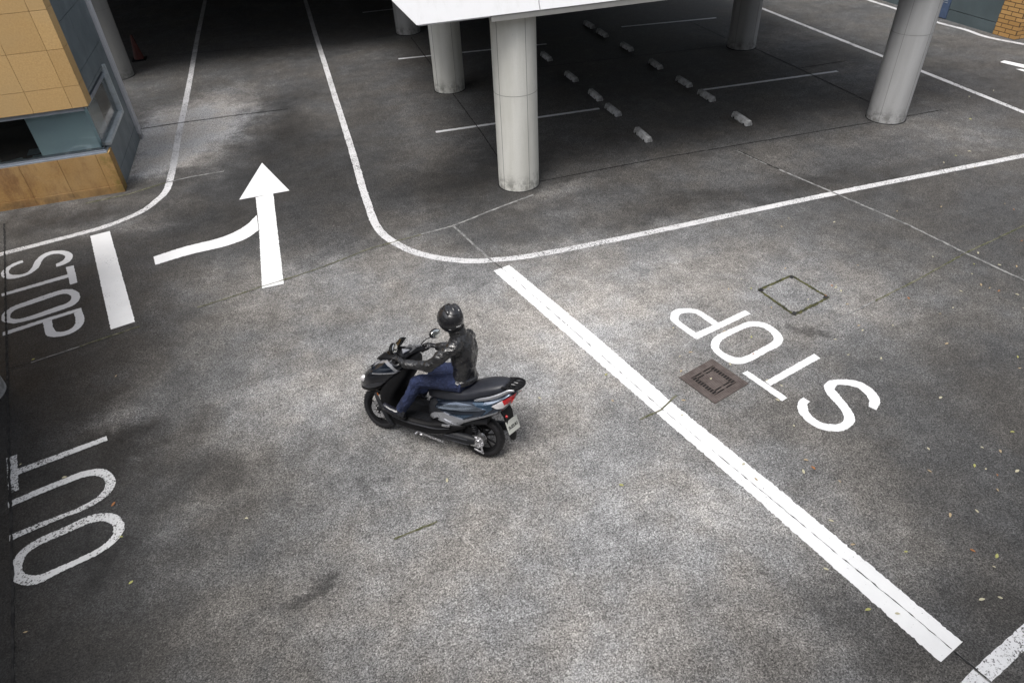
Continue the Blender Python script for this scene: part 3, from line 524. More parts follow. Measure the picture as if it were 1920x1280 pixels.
# ================================================================== columns, deck
def column(x, y, z1, label, rad=.375, mat='column'):
    b = bmesh.new(); n = 48; zs = [0.0, .02, z1*.3, z1*.6, z1]
    rings(b, [[(rad*math.cos(2*PI*i/n), rad*math.sin(2*PI*i/n), z) for i in range(n)] for z in zs])
    o = put('concrete_column', b, M[mat], None, True, 40); o.location = (x, y, 0)
    tag(o, label, 'column', 'round concrete columns holding up the deck')
    b = bmesh.new()
    for a in (math.atan2(-1, .25), math.atan2(-1, -1.9), 2.2): box(b, (rad*math.cos(a), rad*math.sin(a), z1/2), (.006, .006, z1-.02), Matrix.Rotation(a, 3, 'Z'))
    put('mould_seam', b, M['seam_soft'], o)
    b = lathe([(rad+.0005, 1.735), (rad+.002, 1.735), (rad+.002, 1.741), (rad+.0005, 1.741)], 48, 'z'); put('pour_line', b, M['seam_soft'], o)
    b = lathe([(rad-.01, .0015), (rad+.022, .0015), (rad+.012, .012), (rad-.01, .012)], 40, 'z'); put('base_joint', b, M['joint_dark'], o)
    return o
DZ = 3.12
column(3.40, 11.32, DZ, 'pale round concrete column standing nearest under the white fascia')
column(3.40, 17.00, DZ, 'round concrete column second in the row behind the nearest one')
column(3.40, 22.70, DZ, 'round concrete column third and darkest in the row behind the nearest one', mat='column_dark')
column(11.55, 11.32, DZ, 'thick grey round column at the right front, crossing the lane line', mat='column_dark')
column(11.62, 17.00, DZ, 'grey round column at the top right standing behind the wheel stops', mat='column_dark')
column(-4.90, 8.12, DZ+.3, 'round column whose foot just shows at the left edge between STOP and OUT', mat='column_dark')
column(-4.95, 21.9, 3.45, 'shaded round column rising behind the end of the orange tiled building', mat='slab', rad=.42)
# parking deck with white sloping fascia
root = empty('parking_deck', (1.75, 10.7, 0)); tag(root, 'parking deck on round columns with a bright white fascia along its front edge', 'parking deck')
def part(name, bm, mat, smooth=False):
    o = put(name, bm, mat, root, smooth); o.location = -root.location; return o
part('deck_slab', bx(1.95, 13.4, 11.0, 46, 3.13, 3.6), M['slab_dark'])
# fascia panels: vertical lip, then leaning back; left end cut oblique
def fascia(x0b, x1b, x0t, x1t):
    b = bmesh.new(); rs = []
    for (y, z, f) in ((10.76, 3.08, 0), (11.30, 4.45, 1), (11.38, 4.45, 1), (10.90, 3.08, 0)):
        rs.append([(x0b+(x0t-x0b)*f, y, z), (x1b+(x1t-x1b)*f, y, z)])
    vs = [[b.verts.new(p) for p in r] for r in rs]
    for i in range(4): b.faces.new((vs[i][0], vs[i][1], vs[(i+1) % 4][1], vs[(i+1) % 4][0]))
    b.faces.new([v[0] for v in vs]); b.faces.new([v[1] for v in vs][::-1]); return fixn(b)
part('fascia_panel', fascia(1.745, 3.67, 0.55, 3.62), M['fascia']); part('fascia_panel', fascia(3.685, 13.4, 3.635, 13.4), M['fascia'])
part('fascia_lip', bx(2.9, 13.4, 10.77, 10.93, 2.99, 3.077), M['slab'])
part('fascia_lip', bx(1.78, 2.895, 10.79, 10.93, 3.055, 3.078), M['fascia'])
part('end_fascia', prism([(11.4, 3.10), (46, 3.10), (46, 4.4), (11.4, 4.4)], 'x', 1.80, 1.90), M['fascia'])
# upper floors behind: they keep the far lane dark
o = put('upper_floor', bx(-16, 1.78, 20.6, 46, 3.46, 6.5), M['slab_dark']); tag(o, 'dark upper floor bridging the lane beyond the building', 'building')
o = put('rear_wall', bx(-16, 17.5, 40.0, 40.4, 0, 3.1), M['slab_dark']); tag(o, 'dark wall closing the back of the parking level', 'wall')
# overhead canopy on the left, outside the picture, carried by the column at the left edge
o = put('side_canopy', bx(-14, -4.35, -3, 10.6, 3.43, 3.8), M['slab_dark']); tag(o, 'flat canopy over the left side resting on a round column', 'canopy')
# wheel stops
def wheel_stop():
    b = prism([(-.075, 0), (.075, 0), (.075, .035), (.045, .11), (-.045, .11), (-.075, .035)], 'y', -.30, .30)
    bmesh.ops.bevel(b, geom=b.edges[:], offset=.006, segments=1, affect='EDGES')
    o = put('wheel_stop', b, M['stop_concrete'])
    b = bmesh.new()
    for s in (-1, 1): box(b, (-.073, s*.2, .02), (.01, .05, .03))
    f = put('fixing_foot', b, M['blk'], o); return o
WL = ['front wheel stop of the left row, nearest the long joint', 'second wheel stop of the left row, just past the bay line end', 'third wheel stop of the left row', 'fourth wheel stop of the left row', 'rearmost wheel stop of the left row beside the front column',
 'front wheel stop of the right row, nearest the thick right column', 'second wheel stop of the right row, touching the end of the bay line', 'third wheel stop of the right row', 'fourth wheel stop of the right row', 'fifth wheel stop of the right row', 'sixth wheel stop of the right row, fading into the dark', 'farthest wheel stop of the right row, barely visible in the dark']
ws0 = wheel_stop()
for i in range(12):
    if i == 0: o = ws0
    else:
        o = ws0.copy(); C.objects.link(o)
        for ch in list(ws0.children): c_ = ch.copy(); C.objects.link(c_); c_.parent = o
    o.location = (D['ws%d' % i][0], D['ws%d' % i][1]+.02, 0.001); o.rotation_euler = (0, 0, rnd.uniform(-.03, .03))
    tag(o, WL[i], 'wheel stop', 'concrete wheel stops in the parking bays')
# traffic cone in the shade
b = bmesh.new(); bmesh.ops.create_cone(b, cap_ends=True, segments=24, radius1=.14, radius2=.03, depth=.66, matrix=Matrix.Translation((0, 0, .36)))
o = put('traffic_cone', b, M['cone'], None, True); o.location = (-4.55, 23.4, 0); tag(o, 'dark red traffic cone in the shade behind the column', 'traffic cone')
put('base', bx(-.19, .19, -.19, .19, 0, .035, .006), M['blk'], o)

# ================================================================== orange tiled building (left)
X0, Y0 = -3.80, 13.88
root = empty('tiled_building', (X0, Y0, 0)); tag(root, 'orange stone tiled building with a corner window and blue grey side panels', 'building')
def tiles(z0, zs, xs, mat, name, ydepth, proud=0):
    """front cladding plates with open joints; xs, zs are joint positions"""
    b = bmesh.new(); g = .004
    for i in range(len(xs)-1):
        for j in range(len(zs)-1): bx(xs[i]+g, xs[i+1]-g, Y0-proud, Y0+.03, zs[j]+g, zs[j+1]-g, bm=b)
    return part(name, b, M[mat])
bxs = [-13.15]+[-4.68-.65*k for k in range(12, -1, -1)]+[-4.03, X0]
part('base_wall', bx(-13, X0-.002, Y0+.03, Y0+.26, 0, .775), M['seam'])
b = bmesh.new()
for a, c_ in zip(bxs, bxs[1:]):
    if c_ > -13: bx(max(a, -13)+.003, c_-.003 if c_ < X0 else X0, Y0, Y0+.03, .155, .78, bm=b)
part('base_tiles', b, M['tile_stained'])
b = bmesh.new()
for a, c_ in zip(bxs, bxs[1:]): bx(max(a, -13)+.003, c_-.003 if c_ < X0 else X0+.006, Y0-.012, Y0+.03, .0, .149, bm=b)
part('plinth_tiles', b, M['tile_stained'])
part('base_return', bx(X0-.03, X0+.008, Y0+.0302, Y0+.27, .0, .785), M['tile_stained'])
# upper cladding
part('upper_wall', bx(-13, X0-.04, Y0+.03, Y0+.5, 1.68, 7.0), M['seam'])
zs = [1.655, 2.03]+[2.03+.61*k for k in range(1, 9)]; uxs = [-13]+[-4.68-.62*k for k in range(12, -1, -1)]+[-4.06, X0]
b = bmesh.new()
for a, c_ in zip(uxs, uxs[1:]):
    for z0, z1 in zip(zs, zs[1:]): bx(max(a, -13)+.003, (c_-.003) if c_ < X0 else X0, Y0, Y0+.03, z0+.003, z1-.003, bm=b)
part('upper_tiles', b, M['tile'])
b = bmesh.new()
for z0, z1 in zip(zs, zs[1:]): bx(X0-.03, X0+.0, Y0+.0302, Y0+.36, z0+.003, z1-.003, bm=b)
part('upper_return', b, M['tile'])
part('soffit_rail', bx(-13, X0-.10, Y0+.02, Y0+.14, 1.585, 1.652), M['alu'])
part('soffit', bx(-13, X0-.04, Y0+.14, Y0+2.1, 1.60, 1.675), M['alu'])
# corner window
part('window_sill', bx(-13, X0-.025, Y0+.01, Y0+.28, .781, .80), M['alu'])
part('window_track', bx(-13, X0-.045, Y0+.05, Y0+.09, .80, .83), M['alu']); part('window_track', bx(-13, X0-.075, Y0+.13, Y0+.165, .80, .845), M['alu'])
part('window_glass', bx(-13, X0-.07, Y0+.095, Y0+.103, .80, 1.60), M['glass'])
part('side_window_glass', bx(X0-.062, X0-.054, Y0+.11, 15.93, .80, 1.60), M['glass'])
part('side_sill', bx(X0-.12, X0+.03, Y0+.275, 16.0, .83, .885), M['alu_pale']); part('side_jamb', bx(X0-.12, X0+.03, 15.93, 16.02, .885, 1.80), M['alu_pale'])
part('side_head', bx(X0-.10, X0-.02, Y0+.37, 15.93, 1.745, 1.80), M['panel'])
part('blind', bx(-4.93, X0-.14, Y0+.175, Y0+.19, .845, 1.58), M['blind']); part('side_blind', bx(X0-.17, X0-.15, Y0+.24, 15.1, .80, 1.58), M['blind'])
part('room', bx(-13, X0-.22, Y0+.32, 16.6, .60, .66), M['room']); part('room_back_wall', bx(-13, X0-.22, 16.62, 16.7, .0, 6.9), M['room'])
b = bmesh.new()
for k, (x, y, a) in enumerate(((-5.15, Y0+.62, .2), (-5.5, Y0+.55, .5), (-5.95, Y0+.6, -.2), (-5.3, Y0+.95, .1))): box(b, (x, y, .675+k*.003), (.22, .3, .01), Matrix.Rotation(a, 3, 'Z'))
part('papers', b, M['paper'])
# side panels (under, beside and over the side window)
b = bmesh.new(); g = .005
for y0, y1, z0, z1 in ((Y0+.275, 16.02, 0, .30), (16.03, 16.62, 0, .30), (Y0+.275, 16.02, .31, .825), (16.03, 16.62, .31, 1.38), (16.03, 16.62, 1.39, 2.12),
                       (Y0+.37, 15.1, 1.81, 2.12), (15.11, 16.02, 1.81, 2.12), (Y0+.37, 15.1, 2.13, 2.95), (15.11, 16.62, 2.13, 2.95), (Y0+.37, 15.1, 2.96, 3.8), (15.11, 16.62, 2.96, 3.8), (Y0+.37, 16.62, 3.81, 5.0), (Y0+.37, 16.62, 5.01, 7.0)):
    bx(X0-.05, X0-.02, y0, y1, z0, z1, bm=b)
part('side_panels', b, M['panel']); part('side_core', bx(X0-.10, X0-.052, 16.03, 16.6, 0, 7), M['seam']); part('side_core', bx(X0-.10, X0-.052, Y0+.3, 16.03, 1.81, 7), M['seam']); part('side_core', bx(X0-.10, X0-.052, Y0+.3, 16.03, 0, .82), M['seam'])
part('end_trim', bx(X0-.25, X0+.03, 16.63, 16.86, 0, 7), M['trim_concrete'])
part('roof', bx(-13, X0, Y0+.02, 16.8, 7.0, 7.3), M['slab_dark'])

# ================================================================== building at the top right
# tall unseen building behind the camera, added to block light going under the deck
o = put('added_near_building', bx(-16, 22, -9, -1.4, 0, 9.5), M['slab']); tag(o, 'tall unseen concrete building behind the viewpoint, added to block light', 'building')
root = empty('brick_building', (18.2, 14.46, 0)); tag(root, 'building with an orange brick pier and grey shutter at the top right corner', 'building')
part('brick_pier', prism([(18.2, 15.10), (18.25, 14.44), (18.9, 14.44), (24, 14.6), (24, 16), (18.9, 15.1)], 'z', 0, 6.5), M['brick'])
part('shutter_panel', bx(18.215, 18.30, 15.105, 16.76, .29, 1.52), M['panel2']); part('shutter_base', bx(18.215, 18.30, 15.105, 16.76, 0, .275), M['panel2'])
part('shutter_panel', bx(18.215, 18.30, 15.105, 16.76, 1.54, 3.2), M['panel2']); part('backing', bx(18.305, 18.5, 15.11, 30, 0, 6.5), M['seam'])
part('blue_door', bx(18.205, 18.30, 16.775, 17.6, 0.02, 2.4), M['door_blue']); part('upper_panel', bx(18.215, 18.30, 15.105, 17.6, 3.21, 6.5), M['panel2'])
o = part('side_panel', bx(18.215, 18.30, 17.61, 30, 0, 6.5), M['panel2'])
b = bmesh.new()
for k in range(2): bx(18.198, 18.204, 16.87, 17.02, .42+.05*k, .43+.05*k, bm=b)
part('door_slots', b, M['alu_pale'])
# ================================================================== scooter (x forward, y left, z up in its own frame, leaning right in a turn)
_h = Vector((math.cos(R(140.1)), math.sin(R(140.1)), 0)); _l0 = Vector((-_h.y, _h.x, 0)); _z = Vector((0, 0, 1)); LN = .22
_l = _l0*math.cos(LN)+_z*math.sin(LN); _u = _z*math.cos(LN)-_l0*math.sin(LN)
BIKE = Matrix(((_h.x, _l.x, _u.x, .976), (_h.y, _l.y, _u.y, 5.055), (_h.z, _l.z, _u.z, .022), (0, 0, 0, 1)))
sc = empty('scooter'); sc.matrix_world = BIKE
tag(sc, 'dark blue and black motor scooter with silver trim, leaning as it turns under its rider', 'scooter')
def sp(name, bm, mat, parent=None, smooth=True, angle=35, mw=None): return put(name, bm, M[mat] if isinstance(mat, str) else mat, parent or sc, smooth, angle, mw)
def bvh(bm): return BVHTree.FromBMesh(bm)
def inlay(outline, tree, off=.004, thick=.006, sides=(1, -1), step=.012, smooth=True):
    """panel cut to a side-view outline and laid on the body surface, on each side"""
    T = [tuple(p) for p in outline]; b = bmesh.new()
    t = bmesh.new(); vs = [t.verts.new((x, 0, z)) for x, z in T]; t.faces.new(vs)
    xs = [p[0] for p in T]; zs = [p[1] for p in T]
    x = min(xs)+step
    while x < max(xs): bmesh.ops.bisect_plane(t, geom=t.verts[:]+t.edges[:]+t.faces[:], plane_co=(x, 0, 0), plane_no=(1, 0, 0)); x += step
    z = min(zs)+step
    while z < max(zs): bmesh.ops.bisect_plane(t, geom=t.verts[:]+t.edges[:]+t.faces[:], plane_co=(0, 0, z), plane_no=(0, 0, 1)); z += step
    for s in sides:
        mp = {}; mi = {}
        for v in t.verts:
            hit = tree.ray_cast(Vector((v.co.x, s*1.0, v.co.z)), Vector((0, -s, 0)))
            if hit[0] is None:
                nr = tree.find_nearest(Vector((v.co.x, s*.2, v.co.z)))[0]; y = nr.y
            else: y = hit[0].y
            if s*y < .01: y = s*.01
            mp[v] = b.verts.new((v.co.x, y+s*(off+thick), v.co.z)); mi[v] = b.verts.new((v.co.x, y+s*(off-.006), v.co.z))
        for f in t.faces: b.faces.new([mp[v] for v in f.verts])
        for e in t.edges:
            if len(e.link_faces) == 1: b.faces.new((mp[e.verts[0]], mp[e.verts[1]], mi[e.verts[1]], mi[e.verts[0]]))
    t.free(); return fixn(b)
# --- wheels
def wheel(name, cx, cz, rad, wdt, parent, mw=None, disc=True):
    r0 = rad-.078
    b = lathe([(r0-.004, -wdt*.36), (r0+.012, -wdt*.40), (r0+.012, -wdt*.30), (r0-.015, -wdt*.2), (r0-.015, wdt*.2), (r0+.012, wdt*.30), (r0+.012, wdt*.40), (r0-.004, wdt*.36)], 40, 'y')
    cyl((0, 0, 0), .045, wdt*.9, 'y', 20, b)
    for k in range(5):
        for d in (-.16, .16):
            a = 2*PI*k/5+d*.6; a2 = 2*PI*k/5+d*1.6
            tube([(.035*math.cos(a), 0, .035*math.sin(a)), (r0*math.cos(a2), 0, r0*math.sin(a2))], [.012, .009], 6, b, 1)
    w = sp(name, b, 'blk', parent); w.location = (cx, 0, cz)
    prof = []
    for k in range(13):
        a = -1.25+2.5*k/12; prof.append((rad-.052+.052*math.cos(a*1.15), wdt*.5*math.sin(a*1.25)/math.sin(1.5)))
    prof = [(r0+.006, -wdt*.36)]+prof+[(r0+.006, wdt*.36)]
    b = lathe(prof, 56, 'y')
    sp('tyre', b, 'rubber', w, True, 50)
    b = bmesh.new()   # tread grooves
    for k in range(36):
        a = 2*PI*k/36
        for s in (-1, 1): box(b, ((rad-.0085)*math.cos(a+s*.06), s*wdt*.24, (rad-.0085)*math.sin(a+s*.06)), (.012, wdt*.26, .007), Matrix.Rotation(-a-s*.06, 3, 'Y') @ Matrix.Rotation(s*.6, 3, 'X'))
    sp('tread', b, 'blk', w, False)
    if disc:
        b = lathe([(.062, .052), (.108, .052), (.108, .057), (.062, .057)], 40, 'y')
        for k in range(5): a = 2*PI*k/5; tube([(.03*math.cos(a), .054, .03*math.sin(a)), (.07*math.cos(a+.3), .054, .07*math.sin(a+.3))], .007, 6, b, 1)
        sp('brake_disc', b, 'chrome', w)
        b = bmesh.new()
        for k in range(5): a = 2*PI*k/5; ball(b, (.038*math.cos(a), .062, .038*math.sin(a)), (.009, .006, .009), None, 8, 6)
        sp('bolts', b, 'chrome', w)
    return w
steer = Matrix.Translation((1.27, 0, .24)) @ Matrix.Rotation(R(-9), 4, Vector((-.45, 0, .9)).normalized()) @ Matrix.Translation((-1.27, 0, -.24))
fw_ = wheel('front_wheel', 0, 0, .259, .095, None); fw_.matrix_local = steer @ Matrix.Translation((1.28, 0, .236))
wheel('rear_wheel', 0, .238, .257, .108, None, disc=False)
# fork, fender, caliper
b = bmesh.new()
for s in (-1, 1): tube([(1.14, s*.065, .56), (1.27, s*.068, .235)], [.018, .016], 10, b, 1)
sp('fork', b, 'blk2', mw=steer)
b = bmesh.new(); rs = []
for k in range(15):
    a = R(30+118*k/14); w = .062*(math.sin(PI*(k+1.2)/16.4))**.5; r = .268; c_ = Vector((1.275, 0, .24)); rr = []
    for j in range(9):
        t = -1+2*j/8; rad_ = r-.03*t*t; rr.append(c_+Vector((rad_*math.cos(a), w*t, rad_*math.sin(a))))
    for j in range(8, -1, -1):
        t = -1+2*j/8; rad_ = r-.008-.03*t*t; rr.append(c_+Vector((rad_*math.cos(a), w*.93*t, rad_*math.sin(a))))
    rs.append(rr)
sp('front_fender', fixn(rings(b, rs)), 'fair', mw=steer)
b = bmesh.new(); ball(b, (1.285, .085, .43), (.026, .008, .032)); sp('reflector', b, 'orange', mw=steer)
b = bmesh.new(); box(b, (1.17, .075, .27), (.05, .045, .09), Matrix.Rotation(-.4, 3, 'Y'), bev=.008); sp('brake_caliper', b, 'chrome', mw=steer)
# front fairing
FS = [(1.53, .475, .53, .02), (1.49, .455, .62, .085), (1.42, .46, .72, .145), (1.32, .49, .83, .19), (1.22, .54, .92, .212), (1.12, .62, .985, .222), (1.02, .73, 1.02, .222), (.93, .84, 1.03, .21), (.88, .90, 1.02, .18)]
fb = loft(FS, 'x', 2.5, 32, 5); ftree = bvh(fb)
sp('front_fairing', fb, 'fair')
# leg shield behind
LS = [(.20, .96, 1.06, .185), (.30, .96, 1.11, .205), (.42, .99, 1.18, .215), (.55, .98, 1.20, .215), (.70, .90, 1.14, .205), (.85, .82, 1.02, .19), (.97, .79, .96, .15), (1.02, .82, .94, .11)]
lb = loft(LS, 'z', 3.2, 28, 5); ltree = bvh(lb); sp('leg_shield', lb, 'blk')
# fairing details: headlamps, cheek ridges, silver lines, vents
b = bmesh.new()
for s in (1, -1): ball(b, (1.405, s*.125, .655), (.05, .035, .042), Matrix.Rotation(s*.5, 3, 'Z'))
sp('headlamp', b, 'clear_lens')
for sd in (1, -1): sp('fairing_inlay', inlay([(1.36, .60), (1.42, .565), (1.30, .585), (1.16, .66), (1.08, .735), (1.14, .72), (1.26, .665)], ftree, .002, .006, sides=(sd,)), 'gunmetal')
for sd in (1, -1): sp('fairing_inlay', inlay([(1.34, .80), (1.28, .775), (1.10, .835), (.95, .875), (.925, .90), (1.02, .945), (1.12, .955), (1.24, .885)], ftree, .002, .007, sides=(sd,)), 'body')
for sd in (1, -1): sp('silver_strip', inlay([(1.345, .812), (1.33, .83), (1.20, .93), (1.10, .978), (1.00, .965), (.915, .915), (.905, .895), (.93, .895), (1.01, .94), (1.10, .955), (1.20, .905), (1.30, .825)], ftree, .002, .009, step=.01, sides=(sd,)), 'silver')
for sd in (1, -1): sp('silver_strip', inlay([(.925, .90), (.93, .885), (1.10, .835), (1.25, .79), (1.25, .80), (1.10, .85), (.94, .90)], ftree, .003, .009, step=.01, sides=(sd,)), 'silver')
for sd in (1, -1): sp('air_scoop', inlay([(1.46, .50), (1.33, .515), (1.21, .565), (1.12, .64), (1.09, .70), (1.2, .625), (1.34, .56), (1.46, .545)], ftree, .0, .003, sides=(sd,)), 'blk')
# shield edge trim, running down in front of the foot
b = bmesh.new()
for s in (1, -1):
    tube([(1.245, s*.175, .535), (1.185, s*.20, .46), (1.11, s*.218, .36), (1.05, s*.222, .26), (1.0, s*.215, .205)], [.018, .026, .030, .028, .02], 10, b, 4, ((0, 1, 0), .6))
sp('shield_edge', b, 'blk2')
# windscreen and cowl
b = bmesh.new(); rs = []
for k in range(9):
    t = k/8; x = 1.25-.27*t+.03*t*t; z = .93+.235*t+.03*t*t; w = .135-.095*t**1.5; ou = []; inn = []
    for j in range(13):
        u = -1+2*j/12; ou.append((x-.075*u*u*(1-.3*t), w*u, z)); inn.append((x-.075*u*u*(1-.3*t)-.006, w*u*.97, z-.001))
    rs.append(ou+inn[::-1])
sp('windscreen', fixn(rings(b, rs)), 'glass_mirror')
sp('cowl', loft([(1.25, .91, .935, .10), (1.15, .93, 1.01, .14), (1.05, .95, 1.04, .15), (.95, .96, 1.05, .13), (.90, .98, 1.04, .09)], 'x', 2.4), 'blk')
# handlebar set turned right
GL, GR = Vector((.885, .315, 1.085)), Vector((.835, -.315, .985))
gm = (GL+GR)/2
bar = bmesh.new(); tube([GL, gm+Vector((.05, .10, .02)), gm+Vector((.06, 0, .01)), gm+Vector((.05, -.10, -.01)), GR], [.014]*5, 10, bar, 4); hb = sp('handlebar', bar, 'blk')
b = bmesh.new(); tube([GL+(GL-GR).normalized()*.02, GL.lerp(GR, .19)], .0185, 12, b, 1); sp('grip', b, 'rubber', hb)
b = bmesh.new(); tube([GR-(GL-GR).normalized()*.02, GR.lerp(GL, .19)], .0185, 12, b, 1); sp('grip', b, 'rubber', hb)
b = bmesh.new(); rs = []
for k in range(17):
    t = -1+2*k/16; c_ = gm.lerp(GL if t > 0 else GR, abs(t)*.60)+Vector((.045*(1-t*t), 0, .02*(1-t*t))); a_ = .062*(1-.5*t*t); h_ = .048*(1-.45*t*t)
    rs.append([c_+Vector((a_*math.cos(2*PI*i/16), 0, h_*math.sin(2*PI*i/16))) for i in range(16)])
cov = sp('handlebar_cover', fixn(rings(b, rs)), 'blk2')
b = bmesh.new()
for s, G_ in ((1, GL), (-1, GR)):
    p = gm.lerp(G_, .22)+Vector((-.015, 0, .066)); q = gm.lerp(G_, .56)+Vector((-.005, 0, .050)); r_ = gm.lerp(G_, .32)+Vector((.060, 0, .066))
    vs = [b.verts.new(v) for v in (p, q, r_)]; v2 = [b.verts.new(v+Vector((0, 0, .012))) for v in (p, q, r_)]
    b.faces.new(vs); b.faces.new(v2[::-1])
    for i in range(3): b.faces.new((vs[i], vs[(i+1) % 3], v2[(i+1) % 3], v2[i]))
sp('silver_wedge', fixn(b), 'silver', cov, False)
b = bmesh.new(); box(b, gm+Vector((.03, 0, .055)), (.09, .15, .012), Matrix.Rotation(-.25, 3, 'Y'), bev=.005); sp('dashboard', b, 'visor', cov, False)
for s, G_ in ((1, GL), (-1, GR)):
    b = bmesh.new(); a0 = gm.lerp(G_, .62)+Vector((.045, 0, 0)); tube([a0, a0.lerp(G_+Vector((.065, 0, -.005)), .5), G_+Vector((.055, s*.01, -.01))], [.008, .007, .006], 8, b, 3); sp('brake_lever', b, 'chrome', hb)
    b = bmesh.new(); box(b, gm.lerp(G_, .60), (.05, .05, .055), bev=.01); sp('switch_housing', b, 'blk', hb)
# mirrors
for base_, head, yaw in ((gm.lerp(GL, .62)+Vector((.03, 0, .02)), Vector((.835, .40, 1.285)), .25), (gm.lerp(GR, .62)+Vector((.03, 0, .02)), Vector((.79, -.36, 1.115)), -.35)):
    b = bmesh.new(); tube([base_, base_.lerp(head, .35)+Vector((.015, 0, .02)), head], [.0075, .006, .006], 8, b, 4)
    o = sp('mirror', b, 'blk')
    rot = Matrix.Rotation(yaw, 3, 'Z') @ Matrix.Rotation(.30, 3, 'Y')
    c_ = head+Vector((0, .02 if head.y > 0 else -.02, .015))
    b = bmesh.new(); ball(b, c_, (.030, .082, .054), rot, 20, 12); sp('mirror_shell', b, 'blk', o)
    b = bmesh.new(); ball(b, c_+rot @ Vector((-.021, 0, 0)), (.013, .072, .046), rot, 20, 10); sp('mirror_glass', b, 'mirror', o)
# floor
flb = loft([(1.10, .25, .33, .19), (1.02, .21, .375, .215), (.85, .195, .365, .225), (.62, .195, .365, .225), (.45, .21, .40, .22), (.32, .27, .43, .215), (.20, .345, .43, .19), (.14, .37, .42, .16)], 'x', 4.0, 28, 5); fltree = bvh(flb)
sp('floorboard', flb, 'blk')
b = bmesh.new()
for s in (1, -1): tube([(1.0, s*.226, .33), (.82, s*.233, .315), (.62, s*.234, .318), (.45, s*.23, .33), (.30, s*.222, .37)], [.006, .009, .009, .008, .005], 8, b, 4)
sp('floor_edge', b, 'gunmetal')
b = bmesh.new()
for k in range(6):
    for s in (1, -1): bx(.46+.0*k, .92, s*(.07+.022*k)-.004, s*(.07+.022*k)+.004, .362, .370, bm=b)
sp('floor_ribs', b, 'blk2', None, False)
# rear body
RS = [(.61, .38, .60, .10), (.56, .36, .64, .155), (.46, .325, .67, .185), (.32, .325, .71, .20), (.16, .395, .76, .207), (.02, .49, .80, .205), (-.12, .57, .84, .19), (-.24, .645, .885, .16), (-.31, .745, .93, .125), (-.36, .835, .95, .085), (-.385, .875, .95, .03)]
rb = loft(RS, 'x', 2.7, 36, 6); rtree = bvh(rb); sp('rear_body', rb, 'body')
# lower flank, silver trims, blue wedges
for sd in (1, -1): sp('flank', inlay([(.60, .42), (.58, .60), (.53, .64), (.47, .62), (.50, .56), (.38, .545), (.20, .46), (.22, .40), (.40, .40)], rtree, .0, .008, sides=(sd,)), 'blk2')
for sd in (1, -1):
    I = lambda n, o, m, of=.004, th=.008, tr=rtree: sp(n, inlay(o, tr, of, th, sides=(sd,), step=.01), m)
    I('silver_strip', [(0.570, 0.411), (0.539, 0.471), (0.490, 0.508), (0.376, 0.546), (0.264, 0.531), (0.153, 0.518), (-0.048, 0.610), (-0.228, 0.702), (-0.225, 0.681), (0.036, 0.544), (0.140, 0.481), (0.200, 0.412), (0.264, 0.428), (0.361, 0.453), (0.377, 0.472), (0.458, 0.461), (0.524, 0.398)], 'silver', .006, .012)
    I('lower_silver_strip', [(0.434, 0.457), (0.366, 0.474), (0.187, 0.416), (0.194, 0.391), (0.350, 0.320), (0.354, 0.331), (0.246, 0.389), (0.366, 0.431), (0.431, 0.434)], 'silver', .016, .010)
    I('blue_inlay', [(0.425, 0.513), (0.233, 0.552), (0.029, 0.614), (0.138, 0.542), (0.264, 0.546)], 'blue')
    I('steel_streak', [(0.457, 0.572), (0.376, 0.637), (0.249, 0.693), (0.047, 0.728), (-0.114, 0.718), (-0.046, 0.689), (0.108, 0.645), (0.296, 0.601)], 'steel', .004, .010)
    I('shoulder_panel', [(0.054, 0.744), (-0.037, 0.778), (-0.174, 0.779), (-0.176, 0.727), (-0.102, 0.653), (-0.049, 0.608), (-0.119, 0.703), (-0.008, 0.725)], 'blue', .003, .008)
    I('tail_panel', [(-0.084, 0.786), (-0.233, 0.866), (-0.370, 0.945), (-0.307, 0.880), (-0.175, 0.792), (-0.070, 0.752)], 'steel', .003, .008)
# seat
sp('seat', loft([(.635, .61, .70, .055), (.60, .60, .755, .105), (.52, .605, .80, .135), (.38, .625, .825, .16), (.24, .665, .84, .172), (.14, .70, .86, .175), (.05, .735, .905, .172), (-.05, .77, .95, .165), (-.16, .82, .985, .148), (-.24, .865, 1.0, .118), (-.275, .90, .985, .075), (-.285, .93, .965, .03)], 'x', 2.5, 36, 6), 'seat', None, True, 60)
# grab rail and rear rack
b = bmesh.new()
for s in (1, -1): tube([(.03, s*.178, .775), (-.02, s*.186, .80), (-.15, s*.178, .855), (-.26, s*.15, .915), (-.32, s*.128, .955), (-.38, s*.112, .968)], [.008, .017, .019, .018, .017, .012], 12, b, 5, ((0, 1, 0), .6))
sp('grab_rail', b, 'silver')
b = bmesh.new()
tube([(-.24, .110, .968), (-.34, .115, .985), (-.41, .092, .987), (-.435, 0, .987), (-.41, -.092, .987), (-.34, -.115, .985), (-.24, -.110, .968)], .012, 10, b, 4)
for y in (-.05, 0.0, .05): tube([(-.25, y, .980), (-.42, y, .987)], .008, 8, b, 1)
box(b, (-.395, 0, .984), (.06, .16, .010), bev=.003); box(b, (-.29, 0, .980), (.035, .19, .010), bev=.003)
sp('rear_rack', b, 'blk', None, True)
# tail lamps
for sd in (1, -1):
    I('tail_lamp', [(-0.168, 0.765), (-0.271, 0.843), (-0.295, 0.793), (-0.339, 0.814), (-0.282, 0.754), (-0.222, 0.743)], 'clear_lens', .0, .014); I('brake_lamp', [(-0.270, 0.837), (-0.382, 0.916), (-0.371, 0.841), (-0.336, 0.805), (-0.294, 0.787)], 'red_lens', .0, .014)
